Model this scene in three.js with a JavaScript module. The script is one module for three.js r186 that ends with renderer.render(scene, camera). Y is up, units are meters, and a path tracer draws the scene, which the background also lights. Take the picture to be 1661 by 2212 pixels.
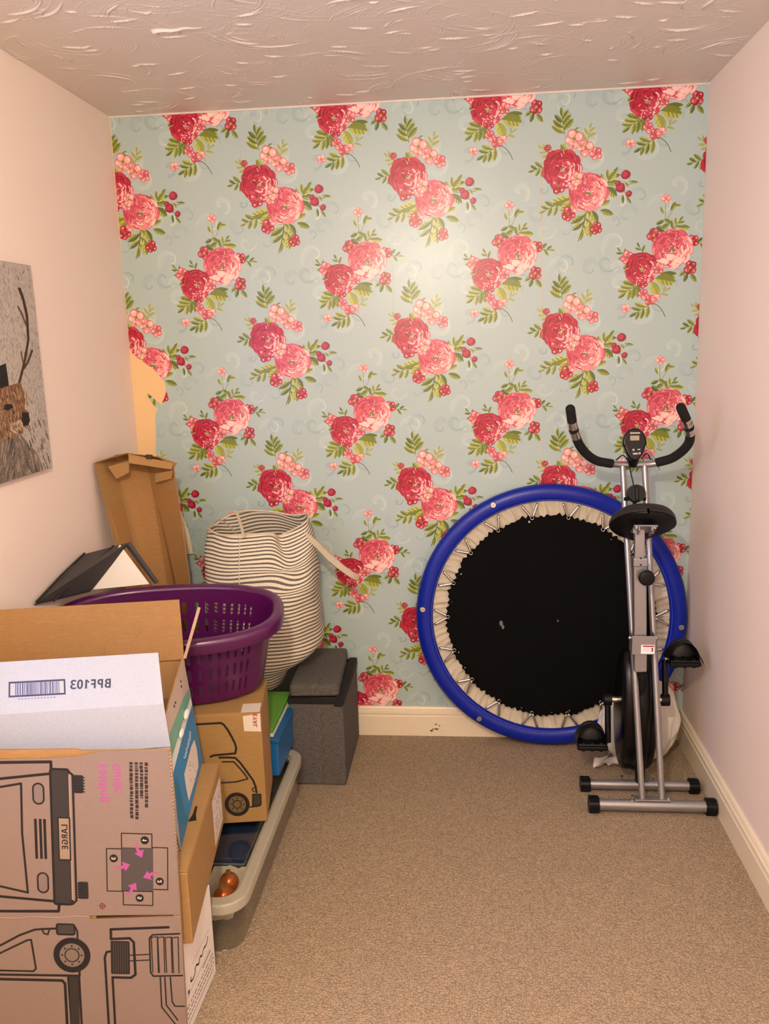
import * as THREE from 'three';
import { RoundedBoxGeometry } from 'three/addons/geometries/RoundedBoxGeometry.js';
import { ConvexGeometry } from 'three/addons/geometries/ConvexGeometry.js';
import { mergeGeometries, mergeVertices } from 'three/addons/utils/BufferGeometryUtils.js';
import { RectAreaLightUniformsLib } from 'three/addons/lights/RectAreaLightUniformsLib.js';

// ---------------------------------------------------------------- camera, light, exposure
const scene = new THREE.Scene();
const camera = new THREE.PerspectiveCamera(2 * Math.atan(1106 / 1832.1) * 180 / Math.PI, 1661 / 2212, 0.02, 30);
camera.position.set(1.278, 1.5744, 3.2027);
camera.rotation.set(-0.19964, 0.09816, -0.02934, 'YXZ');
const renderer = new THREE.WebGLRenderer({ antialias: true });
renderer.toneMapping = THREE.LinearToneMapping;
renderer.toneMappingExposure = 0.60;
renderer.shadowMap.enabled = true;
scene.background = new THREE.Color().setRGB(0.55, 0.68, 1.0);   // overcast evening sky outside the window in the left wall
const LAMP = { pos: [1.045, 2.115, 2.95], color: new THREE.Color().setRGB(1.0, 0.86, 0.69), power: 13.5 };
const SKYLIGHT = { color: new THREE.Color().setRGB(0.34, 0.51, 1.0), power: 9.5 };

// ---------------------------------------------------------------- helpers
const W = 2.113, H = 2.4, D = 3.85;                // room
const V = (x, y, z) => new THREE.Vector3(x, y, z);
const rad = (d) => d * Math.PI / 180;
function RNG(s) { return () => { s = (s + 0x6d2b79f5) | 0; let t = Math.imul(s ^ (s >>> 15), 1 | s); t = (t + Math.imul(t ^ (t >>> 7), 61 | t)) ^ t; return ((t ^ (t >>> 14)) >>> 0) / 4294967296; }; }
const used = new Map();
function numbered(n) { const k = used.get(n) || 0; used.set(n, k + 1); return k ? n + '_' + String(k).padStart(3, '0') : n; }
function flags(o) { o.castShadow = true; o.receiveShadow = true; return o; }
function part(name, geo, mat, parent) { const m = flags(new THREE.Mesh(geo, mat)); m.name = name; (parent || scene).add(m); return m; }
function thing(name, label, category, pos = [0, 0, 0], turn = 0, group) {
  const g = new THREE.Group(); g.name = numbered(name); g.position.set(...pos); g.rotation.y = turn;
  g.userData = { label, category }; if (group) g.userData.group = group; scene.add(g); return g;
}
function struct(name, geo, mat) { const m = part(name, geo, mat); m.userData.kind = 'structure'; return m; }
function rbox(w, h, d, r = 0.004, x = 0, y = 0, z = 0, seg = 2) { return new RoundedBoxGeometry(w, h, d, seg, Math.min(r, w / 2.01, h / 2.01, d / 2.01)).translate(x, y, z); }
function bx(x0, x1, y0, y1, z0, z1) { return new THREE.BoxGeometry(x1 - x0, y1 - y0, z1 - z0).translate((x0 + x1) / 2, (y0 + y1) / 2, (z0 + z1) / 2); }
function uvBox(g, s = 1) {                           // uv in metres by the way a face points
  const p = g.attributes.position, n = g.attributes.normal, uv = new Float32Array(p.count * 2);
  for (let i = 0; i < p.count; i++) {
    const ax = Math.abs(n.getX(i)), ay = Math.abs(n.getY(i)), az = Math.abs(n.getZ(i));
    let u, v; if (ax >= ay && ax >= az) { u = p.getZ(i); v = p.getY(i); } else if (ay >= az) { u = p.getX(i); v = p.getZ(i); } else { u = p.getX(i); v = p.getY(i); }
    uv[2 * i] = u * s; uv[2 * i + 1] = v * s;
  }
  g.setAttribute('uv', new THREE.BufferAttribute(uv, 2)); return g;
}
function tube(pts, r, seg = 40, rs = 12, closed = false) { return new THREE.TubeGeometry(new THREE.CatmullRomCurve3(pts.map((p) => V(...p)), closed), seg, r, rs, closed); }
function rod(a, b, r, rs = 16, r2 = r) {
  const A = V(...a), B = V(...b), d = B.clone().sub(A), g = new THREE.CylinderGeometry(r2, r, d.length(), rs, 1);
  g.translate(0, d.length() / 2, 0).applyQuaternion(new THREE.Quaternion().setFromUnitVectors(V(0, 1, 0), d.normalize())).translate(...a); return g;
}
function along(g, a, b) {                            // a geometry modelled along +y from 0, laid from a towards b
  const A = V(...a), d = V(...b).sub(A).normalize();
  return g.applyQuaternion(new THREE.Quaternion().setFromUnitVectors(V(0, 1, 0), d)).translate(...a);
}
function slab(pts, depth, bevel = 0.0008, holes = []) { // outline in metres, front cap at z = depth
  const s = new THREE.Shape(pts.map((p) => new THREE.Vector2(...p))); for (const h of holes) s.holes.push(new THREE.Path(h.map((p) => new THREE.Vector2(...p))));
  return new THREE.ExtrudeGeometry(s, { depth: depth - 2 * bevel, bevelEnabled: bevel > 0, bevelThickness: bevel, bevelSize: bevel, bevelOffset: -bevel, bevelSegments: 1, curveSegments: 10 }).translate(0, 0, bevel);
}
function quadSlab(P, t, uvs) {                       // four corners (a b c d round the face), thickness t behind the face
  const a = P.map((p) => V(...p)), n = a[1].clone().sub(a[0]).cross(a[3].clone().sub(a[0])).normalize(), b = a.map((p) => p.clone().addScaledVector(n, -t));
  const pos = [], uv = [], q = (p, q2, r, s, U) => { for (const [v, w] of [[p, U[0]], [q2, U[1]], [r, U[2]], [p, U[0]], [r, U[2]], [s, U[3]]]) { pos.push(v.x, v.y, v.z); uv.push(...w); } };
  const F = uvs || [[0, 0], [1, 0], [1, 1], [0, 1]], E4 = [[0, 0], [.1, 0], [.1, .004], [0, .004]];
  q(a[0], a[1], a[2], a[3], F); const nf = 6; q(b[1], b[0], b[3], b[2], E4); for (let i = 0; i < 4; i++) { const j = (i + 1) % 4; q(b[i], b[j], a[j], a[i], E4); }
  const g = new THREE.BufferGeometry(); g.setAttribute('position', new THREE.Float32BufferAttribute(pos, 3)); g.setAttribute('uv', new THREE.Float32BufferAttribute(uv, 2));
  g.computeVertexNormals(); g.addGroup(0, nf, 0); g.addGroup(nf, pos.length / 3 - nf, 1); return g;
}
function surf(nu, nv, fn, closed = false, keep) {     // fn(u, v) -> [x, y, z, s, t]
  const pos = [], uv = [], idx = [];
  for (let j = 0; j <= nv; j++) for (let i = 0; i <= nu; i++) { const p = fn(i / nu, j / nv, i, j); pos.push(p[0], p[1], p[2]); uv.push(p[3] ?? i / nu, p[4] ?? j / nv); }
  for (let j = 0; j < nv; j++) for (let i = 0; i < nu; i++) { if (keep && !keep(i, j)) continue; const a = j * (nu + 1) + i, b = a + 1, c = a + nu + 1, d = c + 1; idx.push(a, b, d, a, d, c); }
  const g = new THREE.BufferGeometry(); g.setAttribute('position', new THREE.Float32BufferAttribute(pos, 3)); g.setAttribute('uv', new THREE.Float32BufferAttribute(uv, 2)); g.setIndex(idx); g.computeVertexNormals();
  if (closed) { const n = g.attributes.normal; for (let j = 0; j <= nv; j++) { const a = j * (nu + 1), b = a + nu, m = V(n.getX(a) + n.getX(b), n.getY(a) + n.getY(b), n.getZ(a) + n.getZ(b)).normalize(); n.setXYZ(a, m.x, m.y, m.z); n.setXYZ(b, m.x, m.y, m.z); } }
  return g;
}
function canvas(w, h, draw) { const c = document.createElement('canvas'); c.width = w; c.height = h; const x = c.getContext('2d'); draw(x, w, h); return c; }
function ctex(w, h, draw, srgb = true) { const t = new THREE.CanvasTexture(canvas(w, h, draw)); if (srgb) t.colorSpace = THREE.SRGBColorSpace; t.wrapS = t.wrapT = THREE.RepeatWrapping; t.anisotropy = 8; return t; }
function metres(t, w, h, ox = 0, oy = 0) { t.repeat.set(1 / w, 1 / h); t.offset.set(-ox / w, -oy / h); return t; }   // uv in metres: the picture spans w x h from (ox, oy)
function gray(w, h, fn) { const d = new Uint8Array(w * h * 4); for (let y = 0; y < h; y++) for (let x = 0; x < w; x++) { const v = Math.max(0, Math.min(255, fn(x, y))); const i = (y * w + x) * 4; d[i] = d[i + 1] = d[i + 2] = v; d[i + 3] = 255; } const t = new THREE.DataTexture(d, w, h); t.wrapS = t.wrapT = THREE.RepeatWrapping; t.magFilter = THREE.LinearFilter; t.minFilter = THREE.LinearFilter; t.needsUpdate = true; return t; }
function affine(src, dst) {                          // the affine map that takes three points to three points, for ctx.setTransform
  const [[x0, y0], [x1, y1], [x2, y2]] = src, det = (x1 - x0) * (y2 - y0) - (x2 - x0) * (y1 - y0), o = [];
  for (const k of [0, 1]) { const d0 = dst[0][k], d1 = dst[1][k] - d0, d2 = dst[2][k] - d0, p = (d1 * (y2 - y0) - d2 * (y1 - y0)) / det, q = (d2 * (x1 - x0) - d1 * (x2 - x0)) / det; o.push([p, q, d0 - p * x0 - q * y0]); }
  return [o[0][0], o[1][0], o[0][1], o[1][1], o[0][2], o[1][2]];
}
function grid(n, seed) { const r = RNG(seed), a = new Float32Array(n * n); for (let i = 0; i < a.length; i++) a[i] = r(); return (x, y) => { x = ((x % n) + n) % n; y = ((y % n) + n) % n; const i = Math.floor(x), j = Math.floor(y), f = x - i, g = y - j, i1 = (i + 1) % n, j1 = (j + 1) % n, s = f * f * (3 - 2 * f), t = g * g * (3 - 2 * g); return (a[j * n + i] * (1 - s) + a[j * n + i1] * s) * (1 - t) + (a[j1 * n + i] * (1 - s) + a[j1 * n + i1] * s) * t; }; }
const N64 = grid(64, 11), N16 = grid(16, 5);
const fbm = (x, y) => N64(x, y) * .5 + N64(x * 2.03 + 7, y * 2.03) * .3 + N64(x * 4.1, y * 4.1 + 3) * .2;
const std = (o) => new THREE.MeshStandardMaterial(o), phy = (o) => new THREE.MeshPhysicalMaterial(o);
function speckle(x, w, h, n, cols, r0, r1, seed, al = 1) { const r = RNG(seed); x.globalAlpha = al; for (let i = 0; i < n; i++) { x.fillStyle = cols[Math.floor(r() * cols.length)]; const s = r0 + r() * (r1 - r0); x.fillRect(r() * w, r() * h, s, s); } x.globalAlpha = 1; }

// ---------------------------------------------------------------- textures
// wallpaper: one repeat, 0.5425 x 0.557 m; two rose bouquets set half a drop apart
const PAPER = { w: 0.5425, h: 0.557, x: 1.121, y: 2.114 };
const paperTex = ctex(1100, 1129, (c, w, h) => {
  let R = RNG(77); const k = 2028 * 0.000377;
  c.fillStyle = '#aec2bf'; c.fillRect(0, 0, w, h);
  speckle(c, w, h, 9000, ['#a2b9b9', '#b9c8c3', '#a9bebe', '#b6c4bc'], 2, 6, 4, .35);
  const wrap = (fn) => { for (const dx of [-w, 0, w]) for (const dy of [-h, 0, h]) { c.save(); c.translate(dx, dy); fn(); c.restore(); } };
  // faint tone-on-tone scrolls
  const scroll = (x, y, r, a, dir, s) => { c.beginPath(); for (let t = 0; t < 1; t += .02) { const q = a + dir * t * 5.2, rr = r * (1 - t * .86); c.lineTo(x + Math.cos(q) * rr, y + Math.sin(q) * rr); } c.lineWidth = s; c.stroke(); };
  const sc = []; for (let i = 0; i < 40; i++) sc.push([R() * w, R() * h, 40 + R() * 85, R() * 6.28, R() < .5 ? 1 : -1, 2 + R() * 5, R()]);
  wrap(() => { for (const s of sc) { c.strokeStyle = s[6] < .6 ? 'rgba(132,160,172,.2)' : 'rgba(208,220,212,.24)'; for (let q = 0; q < 5; q++) scroll(s[0] + q * 3, s[1] + q * 2, s[2] * (1 - q * .09), s[3] + q * .12, s[4], s[5] + 4 - q); } });
  const leaf = (x, y, L, a, wd, dark, light) => {
    c.save(); c.translate(x, y); c.rotate(a);
    c.beginPath(); c.moveTo(0, 0); c.bezierCurveTo(L * .25, -wd, L * .7, -wd, L, 0); c.bezierCurveTo(L * .7, wd, L * .25, wd, 0, 0); c.fillStyle = light; c.fill();
    c.beginPath(); c.moveTo(0, 0); c.bezierCurveTo(L * .25, -wd, L * .7, -wd, L, 0); c.quadraticCurveTo(L * .5, -wd * .15, 0, 0); c.fillStyle = dark; c.fill();
    c.strokeStyle = dark; c.lineWidth = Math.max(2, wd * .14); c.beginPath(); c.moveTo(0, 0); c.lineTo(L * .95, 0); for (const t of [.3, .5, .7]) { c.moveTo(L * t, 0); c.lineTo(L * (t + .14), wd * .5); } c.stroke(); c.restore();
  };
  const G = [['#66762a', '#9aa647'], ['#5b6c2a', '#adb558'], ['#76832f', '#bfc265'], ['#4d602a', '#869744']];
  const stem = (pts, s = 6, col = '#5a6528') => { c.strokeStyle = col; c.lineWidth = s; c.lineCap = 'round'; c.beginPath(); c.moveTo(...pts[0]); c.quadraticCurveTo(...pts[1], ...pts[2]); c.stroke(); };
  const spray = (x, y, a, L, n, pale) => {
    const dx = Math.cos(a), dy = Math.sin(a); stem([[x, y], [x + dx * L * .5, y + dy * L * .5], [x + dx * L, y + dy * L]], 5, pale ? '#8d9660' : '#5a6528');
    for (let i = 0; i < n; i++) { const t = .1 + .9 * i / (n - 1), s = i % 2 ? 1 : -1, l = L * (.74 - .27 * t); const g = pale ? ['#9aa25c', '#bcc07c'] : G[Math.floor(R() * 4)]; leaf(x + dx * L * t * .8, y + dy * L * t * .8, l, i === n - 1 ? a : a + s * (.95 - .3 * t), l * .26, ...g); }
  };
  const blob = (x, y, r, n, jag) => { c.beginPath(); for (let i = 0; i <= n; i++) { const q = i / n * 6.283, rr = r * (1 + jag * (R() - .5)); c.lineTo(x + Math.cos(q) * rr, y + Math.sin(q) * rr); } c.closePath(); };
  const rose = (x, y, r, p) => {                     // p: [deep, mid, light, pale, heart]
    for (const [d, n, pr] of [[.70, 11, .36], [.60, 9, .34], [.44, 8, .3], [.26, 6, .24]]) {
      const o = R() * 6;
      for (let i = 0; i < n; i++) {
        const q = o + i / n * 6.283 + (R() - .5) * .3, px = x + Math.cos(q) * r * d, py = y + Math.sin(q) * r * d * .94, rr = r * pr * (.85 + R() * .35), lit = Math.cos(q - .7) * .5 + .5 + (R() - .5) * .5;
        c.fillStyle = p[0]; blob(px - Math.cos(q) * rr * .12, py - Math.sin(q) * rr * .12, rr * 1.04, 14, .12); c.fill();
        c.fillStyle = lit > .75 ? p[2] : p[1]; blob(px, py, rr * .93, 14, .14); c.fill();
        c.lineCap = 'round';
        if (R() < .35 + lit * .5) { c.strokeStyle = lit > .6 ? p[3] : p[2]; c.lineWidth = rr * (.16 + R() * .2); c.beginPath(); c.arc(px, py, rr * .72, q - .9 + R() * .5, q + .5 + R() * .6); c.stroke(); }
        c.strokeStyle = p[0]; c.lineWidth = rr * .1; c.beginPath(); c.arc(px, py, rr * (.3 + R() * .3), q + 2, q + 4.2); c.stroke();
      }
    }
    for (let i = 0; i < 64; i++) { const q = R() * 6.283, d = (.14 + Math.sqrt(R()) * .8) * r, lit = Math.cos(q - .6) + (R() - .5) * 1.2; c.strokeStyle = lit > .55 ? p[3] : lit > .1 ? p[2] : p[0]; c.lineWidth = r * (.025 + R() * .06); c.lineCap = 'round'; c.beginPath(); c.arc(x, y, d, q, q + .14 + R() * .34); c.stroke(); }
    for (let i = 0; i < 30; i++) { const q = R() * 6.283, d = (.2 + R() * .8) * r; c.strokeStyle = p[R() < .6 ? 0 : 3]; c.lineWidth = r * (.02 + R() * .03); c.beginPath(); c.moveTo(x + Math.cos(q) * d, y + Math.sin(q) * d); c.lineTo(x + Math.cos(q + .08) * d * .8, y + Math.sin(q + .08) * d * .8); c.stroke(); }
    c.fillStyle = p[4]; blob(x + r * .02, y + r * .05, r * .13, 10, .5); c.fill(); c.fillStyle = p[3]; for (let i = 0; i < 9; i++) { blob(x + (R() - .5) * r * .35, y + (R() - .5) * r * .35, r * .035, 6, .3); c.fill(); }
  };
  const RED = ['#8c0d2a', '#b81c37', '#cc4059', '#efc0b8', '#8a7a30'], PINK = ['#b93a52', '#d8606d', '#ea8f90', '#f6cfc4', '#7c7c34'], PALE = ['#cf6a72', '#e79c98', '#f2bcb0', '#f9ded0', '#98873c'], DARK = ['#7f1426', '#a82438', '#c24a58', '#e59a92', '#c2a14a'];
  const fl = (x, y, r, p) => { for (let i = 0; i < 5; i++) { const q = i / 5 * 6.283 + R(); c.fillStyle = p[0]; blob(x + Math.cos(q) * r * .52, y + Math.sin(q) * r * .52, r * .52, 10, .15); c.fill(); c.fillStyle = R() < .5 ? p[1] : p[2]; blob(x + Math.cos(q) * r * .55, y + Math.sin(q) * r * .55, r * .42, 10, .2); c.fill(); c.fillStyle = p[3]; blob(x + Math.cos(q) * r * .7, y + Math.sin(q) * r * .7, r * .15, 6, .2); c.fill(); } c.fillStyle = p[4]; blob(x, y, r * .2, 8, .3); c.fill(); };
  const A = () => {
    const o = [-437, -734]; c.save(); c.translate(...o);
    spray(350, 350, -1.7, 190, 7); spray(560, 420, -1.35, 130, 5, true); spray(440, 310, .5, 60, 3); spray(230, 520, -2.5, 120, 5, true); stem([[205, 540], [205, 500], [200, 470]], 4); fl(200, 462, 34, DARK);
    spray(190, 620, 2.9, 140, 5); leaf(385, 520, 110, -2.2, 46, ...G[2]);
    spray(720, 830, -.95, 170, 5); leaf(740, 830, 130, .7, 50, ...G[1]); leaf(760, 780, 120, -.9, 38, ...G[2]);
    stem([[740, 800], [850, 840], [1000, 800]], 5); stem([[850, 820], [930, 880], [960, 980]], 5); for (const [x, y, r] of [[915, 728, 42], [870, 840, 44], [948, 895, 30], [845, 800, 26]]) { c.fillStyle = '#8f1d33'; blob(x, y, r, 12, .2); c.fill(); c.fillStyle = '#bb3447'; blob(x - r * .2, y - r * .2, r * .65, 10, .3); c.fill(); }
    leaf(950, 790, 80, .1, 18, ...G[0]); leaf(890, 900, 80, 1.5, 18, ...G[3]); leaf(925, 925, 75, .9, 18, ...G[0]); leaf(905, 790, 60, .9, 16, ...G[2]);
    leaf(430, 900, 200, 2.85, 62, ...G[2]); leaf(420, 930, 150, 2.2, 58, '#7f8a2e', '#b8b950'); spray(300, 960, 2.75, 150, 5); fl(395, 1050, 68, RED); fl(455, 1000, 40, PALE);
    spray(560, 1010, 1.75, 230, 6); leaf(610, 1030, 130, 1.1, 42, ...G[1]); leaf(690, 1030, 130, .35, 38, ...G[0]); leaf(700, 990, 90, -.5, 30, ...G[2]); leaf(590, 1120, 150, 1.5, 50, ...G[2]); fl(655, 1190, 58, RED); stem([[560, 1050], [540, 1180], [490, 1300]], 6, '#3f4a24');
    fl(440, 390, 84, PALE); fl(545, 478, 76, PALE); fl(640, 530, 58, PINK); fl(500, 455, 48, PALE); fl(430, 450, 40, PALE);
    rose(335, 650, 182, RED); fl(300, 800, 70, RED); rose(575, 865, 180, PINK); fl(470, 740, 60, PALE); fl(440, 800, 46, PALE); c.restore();
  };
  const B = () => {
    const o = [-1246, -1377]; c.save(); c.translate(...o);
    stem([[1330, 1200], [1290, 1060], [1300, 900]], 5, '#7d8a4a'); stem([[1310, 1080], [1360, 990], [1400, 930]], 5, '#7d8a4a'); fl(1300, 880, 44, PALE);
    leaf(1350, 990, 90, -1.1, 26, ...G[0]); leaf(1370, 950, 70, -.1, 20, ...G[2]); leaf(1285, 1010, 70, -2, 20, ...G[2]); leaf(1290, 1070, 80, 2.7, 24, ...G[3]); leaf(1290, 1060, 80, .6, 26, ...G[0]); spray(1370, 1160, -.9, 120, 5); leaf(1420, 1140, 110, .05, 34, ...G[2]); leaf(1300, 1170, 90, -2.6, 34, ...G[3]); leaf(1270, 1150, 80, -.6, 30, ...G[0]);
    spray(960, 1400, -2.3, 110, 4); spray(1120, 1380, -2.1, 110, 4); spray(1590, 1290, .1, 110, 4); leaf(980, 1450, 70, 2.4, 26, ...G[1]);
    leaf(1240, 1600, 190, -.25, 60, ...G[1]); leaf(1230, 1590, 190, .2, 74, '#77822a', '#b3b44a'); leaf(1190, 1620, 150, 1.1, 60, '#98a040', '#c3c163');
    spray(1080, 1620, 2.5, 190, 7); spray(1020, 1650, .35, 60, 3);
    spray(1260, 1760, -.6, 110, 4, true); fl(1120, 1735, 50, PINK); fl(1185, 1790, 52, PINK); fl(1238, 1775, 44, PALE); spray(1180, 1830, 2.6, 170, 6); stem([[1210, 1820], [1290, 1840], [1330, 1950]], 6, '#4b542a'); fl(965, 1862, 44, PALE);
    leaf(1520, 1550, 90, 1.9, 26, ...G[3]); leaf(1545, 1560, 100, .9, 28, ...G[0]); leaf(1500, 1540, 60, 2.6, 22, ...G[0]); fl(1545, 1505, 64, DARK); fl(1560, 1265, 56, RED);
    fl(960, 1390, 62, PINK); fl(1200, 1200, 66, DARK); rose(1370, 1335, 182, PINK); for (let i = 0; i < 9; i++) { c.fillStyle = '#f6d3c6'; blob(1250 + i * 24, 1420 + (R() - .3) * 80, 26, 8, .4); c.fill(); } rose(1100, 1500, 158, RED); fl(1255, 1500, 54, PINK); fl(1110, 1630, 50, RED); c.restore();
  };
  for (const [fn, x, y, seed] of [[A, w / 2, h / 2, 3], [B, w / 2 - .243 / PAPER.w * w, h / 2 + .27 / PAPER.h * h, 9]]) for (const dx of [-w, 0, w]) for (const dy of [-h, 0, h]) {
    c.save(); c.translate(x + dx, y + dy); c.scale(k, k); R = RNG(seed); fn(); c.restore();
  }
});
metres(paperTex, PAPER.w, PAPER.h, PAPER.x - PAPER.w / 2, PAPER.y - PAPER.h / 2);
// carpet: rows of small wool loops, 0.8 m repeat
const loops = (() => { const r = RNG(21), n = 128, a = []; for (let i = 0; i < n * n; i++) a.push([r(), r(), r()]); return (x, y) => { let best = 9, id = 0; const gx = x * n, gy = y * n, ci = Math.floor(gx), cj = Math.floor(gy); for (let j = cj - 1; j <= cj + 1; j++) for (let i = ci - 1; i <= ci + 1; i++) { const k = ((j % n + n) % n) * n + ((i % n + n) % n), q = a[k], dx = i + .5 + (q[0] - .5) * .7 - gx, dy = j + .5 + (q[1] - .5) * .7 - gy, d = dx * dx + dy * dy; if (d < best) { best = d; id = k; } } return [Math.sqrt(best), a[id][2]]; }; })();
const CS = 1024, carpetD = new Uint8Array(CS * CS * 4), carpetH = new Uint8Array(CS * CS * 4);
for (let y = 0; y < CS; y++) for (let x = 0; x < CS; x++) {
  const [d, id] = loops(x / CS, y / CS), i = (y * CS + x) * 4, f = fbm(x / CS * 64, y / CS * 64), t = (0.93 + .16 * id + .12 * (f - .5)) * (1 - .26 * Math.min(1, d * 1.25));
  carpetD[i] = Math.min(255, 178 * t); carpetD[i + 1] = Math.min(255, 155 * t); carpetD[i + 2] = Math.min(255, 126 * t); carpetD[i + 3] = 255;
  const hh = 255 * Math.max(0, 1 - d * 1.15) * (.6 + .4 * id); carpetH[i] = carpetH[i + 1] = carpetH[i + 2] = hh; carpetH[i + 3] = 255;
}
const dtex = (d, n, srgb) => { const t = new THREE.DataTexture(d, n, n); t.wrapS = t.wrapT = THREE.RepeatWrapping; t.magFilter = t.minFilter = THREE.LinearFilter; if (srgb) t.colorSpace = THREE.SRGBColorSpace; t.needsUpdate = true; return t; };
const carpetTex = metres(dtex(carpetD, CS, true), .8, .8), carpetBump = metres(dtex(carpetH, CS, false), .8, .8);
// roller-painted plaster, fabric and board grain
const plasterBump = metres(gray(512, 512, (x, y) => 128 + 90 * (fbm(x / 8, y / 8) - .5) + 50 * (fbm(x / 3, y / 3) - .5)), .35, .35);
const boardTex = (base, seed) => metres(ctex(512, 512, (c, w, h) => { c.fillStyle = base; c.fillRect(0, 0, w, h); const r = RNG(seed); for (let i = 0; i < 2600; i++) { c.fillStyle = r() < .5 ? 'rgba(60,35,10,.05)' : 'rgba(255,235,200,.06)'; c.fillRect(r() * w, r() * h, 3 + r() * 26, 1 + r() * 1.4); } for (let x = 0; x < w; x += 8) { c.fillStyle = `rgba(70,40,15,${.02 + .03 * r()})`; c.fillRect(x, 0, 3, h); } speckle(c, w, h, 700, ['#5d3f1c', '#e6c896'], 1, 2, seed + 1, .22); }), .4, .4);
const weaveBump = metres(gray(256, 256, (x, y) => 110 + 60 * Math.sin(x * Math.PI / 4) * Math.sin(y * Math.PI / 4) + 80 * (N64(x / 4, y / 4) - .5)), .06, .06);

// ---------------------------------------------------------------- materials
const M = {
  wallPaint: std({ color: '#f2e2d7', roughness: .72, bumpMap: plasterBump, bumpScale: .0006 }),
  ceilPaint: std({ color: '#ddd3c9', roughness: .5 }),
  plaster: std({ color: '#ecc893', roughness: .85, bumpMap: plasterBump, bumpScale: .0008 }),
  paper: phy({ map: paperTex, roughness: .31, specularIntensity: 1 }),
  paperBack: std({ color: '#e9d9b4', roughness: .8 }),
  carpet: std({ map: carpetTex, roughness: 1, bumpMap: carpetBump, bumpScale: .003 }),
  gloss: phy({ color: '#eee0c4', roughness: .38, clearcoat: .3, clearcoatRoughness: .3 }),
  cardboard: std({ map: boardTex('#a27c4a', 31), roughness: .86 }),
  cardInner: std({ map: boardTex('#a07746', 32), roughness: .9 }),
  cardPale: std({ map: boardTex('#bd9c7c', 33), roughness: .86 }),
  flute: std({ color: '#a58c74', roughness: .9 }),
  silver: std({ color: '#a3a2a4', metalness: .75, roughness: .36 }),
  chrome: std({ color: '#d9d6d0', metalness: 1, roughness: .2 }),
  blackPlastic: phy({ color: '#060607', roughness: .45, specularIntensity: .6 }),
  blackGloss: phy({ color: '#040405', roughness: .32, specularIntensity: .7 }),
  foam: std({ color: '#0a0909', roughness: .9 }),
  white: std({ color: '#ece8e2', roughness: .6 }),
};

// ---------------------------------------------------------------- room shell
const T = .12;
struct('floor', uvBox(bx(-T, W + T, -T, 0, -T, D + T)), M.carpet);
struct('wall_right', uvBox(bx(W, W + T, 0, H + T, -T, D + T)), M.wallPaint);
const wallBack = struct('wall_back', uvBox(bx(0, W, 0, H + T, -T, -.0008)), M.plaster);
{ // wallpaper drops; the left one is torn away in the corner
  const seams = [0, .4795, 1.0205, 1.5585, 2.0965, W];
  for (let i = 0; i < 5; i++) {
    const a = seams[i] + (i ? .0002 : .001), b = seams[i + 1] - (i === 2 ? .0009 : .0002);
    let o = [[a, .118], [b, .118], [b, H], [a, H]];
    if (i === 0) o = [[.004, .118], [b, .118], [b, H], [.003, H], [.001, 1.575], [.012, 1.549], [.03, 1.534], [.043, 1.527], [.062, 1.511], [.086, 1.496], [.104, 1.471], [.121, 1.452], [.127, 1.442], [.131, 1.421], [.13, 1.407], [.124, 1.385], [.112, 1.363], [.096, 1.345], [.086, 1.328], [.081, 1.316], [.079, 1.301], [.078, 1.25], [.07, 1.174], [.088, 1.09], [.107, 1.03], [.13, .965], [.154, .9], [.168, .84], [.181, .79], [.178, .77], [.15, .765], [.12, .775], [.07, .77], [.03, .782], [.004, .778]];
    part('wallpaper_drop', slab(o, .0008, 0).translate(0, 0, -.0008), [M.paper, M.paperBack], wallBack);
  }
  part('wallpaper_scrap', slab([[.04, 1.402], [.05, 1.4], [.07, 1.38], [.09, 1.362], [.094, 1.345], [.086, 1.338], [.07, 1.35], [.055, 1.37]], .0006, 0).translate(.012, -.002, -.0008), [M.paper, M.paperBack], wallBack);
  // the peeled strip, cream side out, hanging down beside the tray
  part('peeled_paper', surf(6, 16, (u, v) => { const y = 1.05 - v * .285, x0 = .098 + v * .068, w = .02 + .03 * Math.sin(v * 2.4); return [x0 + u * w - .012, y, .004 + .012 * Math.sin(u * 2.6) * (1 - v * .4) + .01 * v]; }), M.paperBack, wallBack);
}
struct('wall_rear', uvBox(bx(0, W, 0, H + T, D, D + T)), M.wallPaint);
{ // left wall, with the window beyond the left edge of the picture that lets in the cool daylight
  const z0 = 1.62, z1 = 2.72, y0 = .98, y1 = 2.05, f = .05, zm = (z0 + z1) / 2;
  struct('wall_left', uvBox(mergeGeometries([bx(-T, 0, 0, H + T, -T, z0), bx(-T, 0, 0, H + T, z1, D + T), bx(-T, 0, 0, y0, z0, z1), bx(-T, 0, y1, H + T, z0, z1)])), M.wallPaint);
  const win = struct('window_1', mergeGeometries([bx(-.1, -.04, y0, y0 + f, z0, z1), bx(-.1, -.04, y1 - f, y1, z0, z1), bx(-.1, -.04, y0 + f, y1 - f, z0, z0 + f), bx(-.1, -.04, y0 + f, y1 - f, z1 - f, z1), bx(-.1, -.04, y0 + f, y1 - f, zm - f / 2, zm + f / 2)]), M.white);
  const glass = phy({ color: '#ffffff', roughness: 0, transmission: 1, thickness: 0, ior: 1.45 });
  for (const [a, b] of [[z0 + f, zm - f / 2], [zm + f / 2, z1 - f]]) part('pane', bx(-.072, -.068, y0 + f, y1 - f, a, b), glass, win);
  part('window_sill', rbox(.14, .025, z1 - z0 + .1, .006, .02, y0 - .013, zm), M.gloss, win);
  RectAreaLightUniformsLib.init();
  const sky = new THREE.RectAreaLight(SKYLIGHT.color, SKYLIGHT.power, z1 - z0 - .1, y1 - y0 - .1); sky.name = 'window_daylight'; sky.position.set(-.03, (y0 + y1) / 2, zm); sky.rotation.set(0, -Math.PI / 2, 0); scene.add(sky);
}
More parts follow.
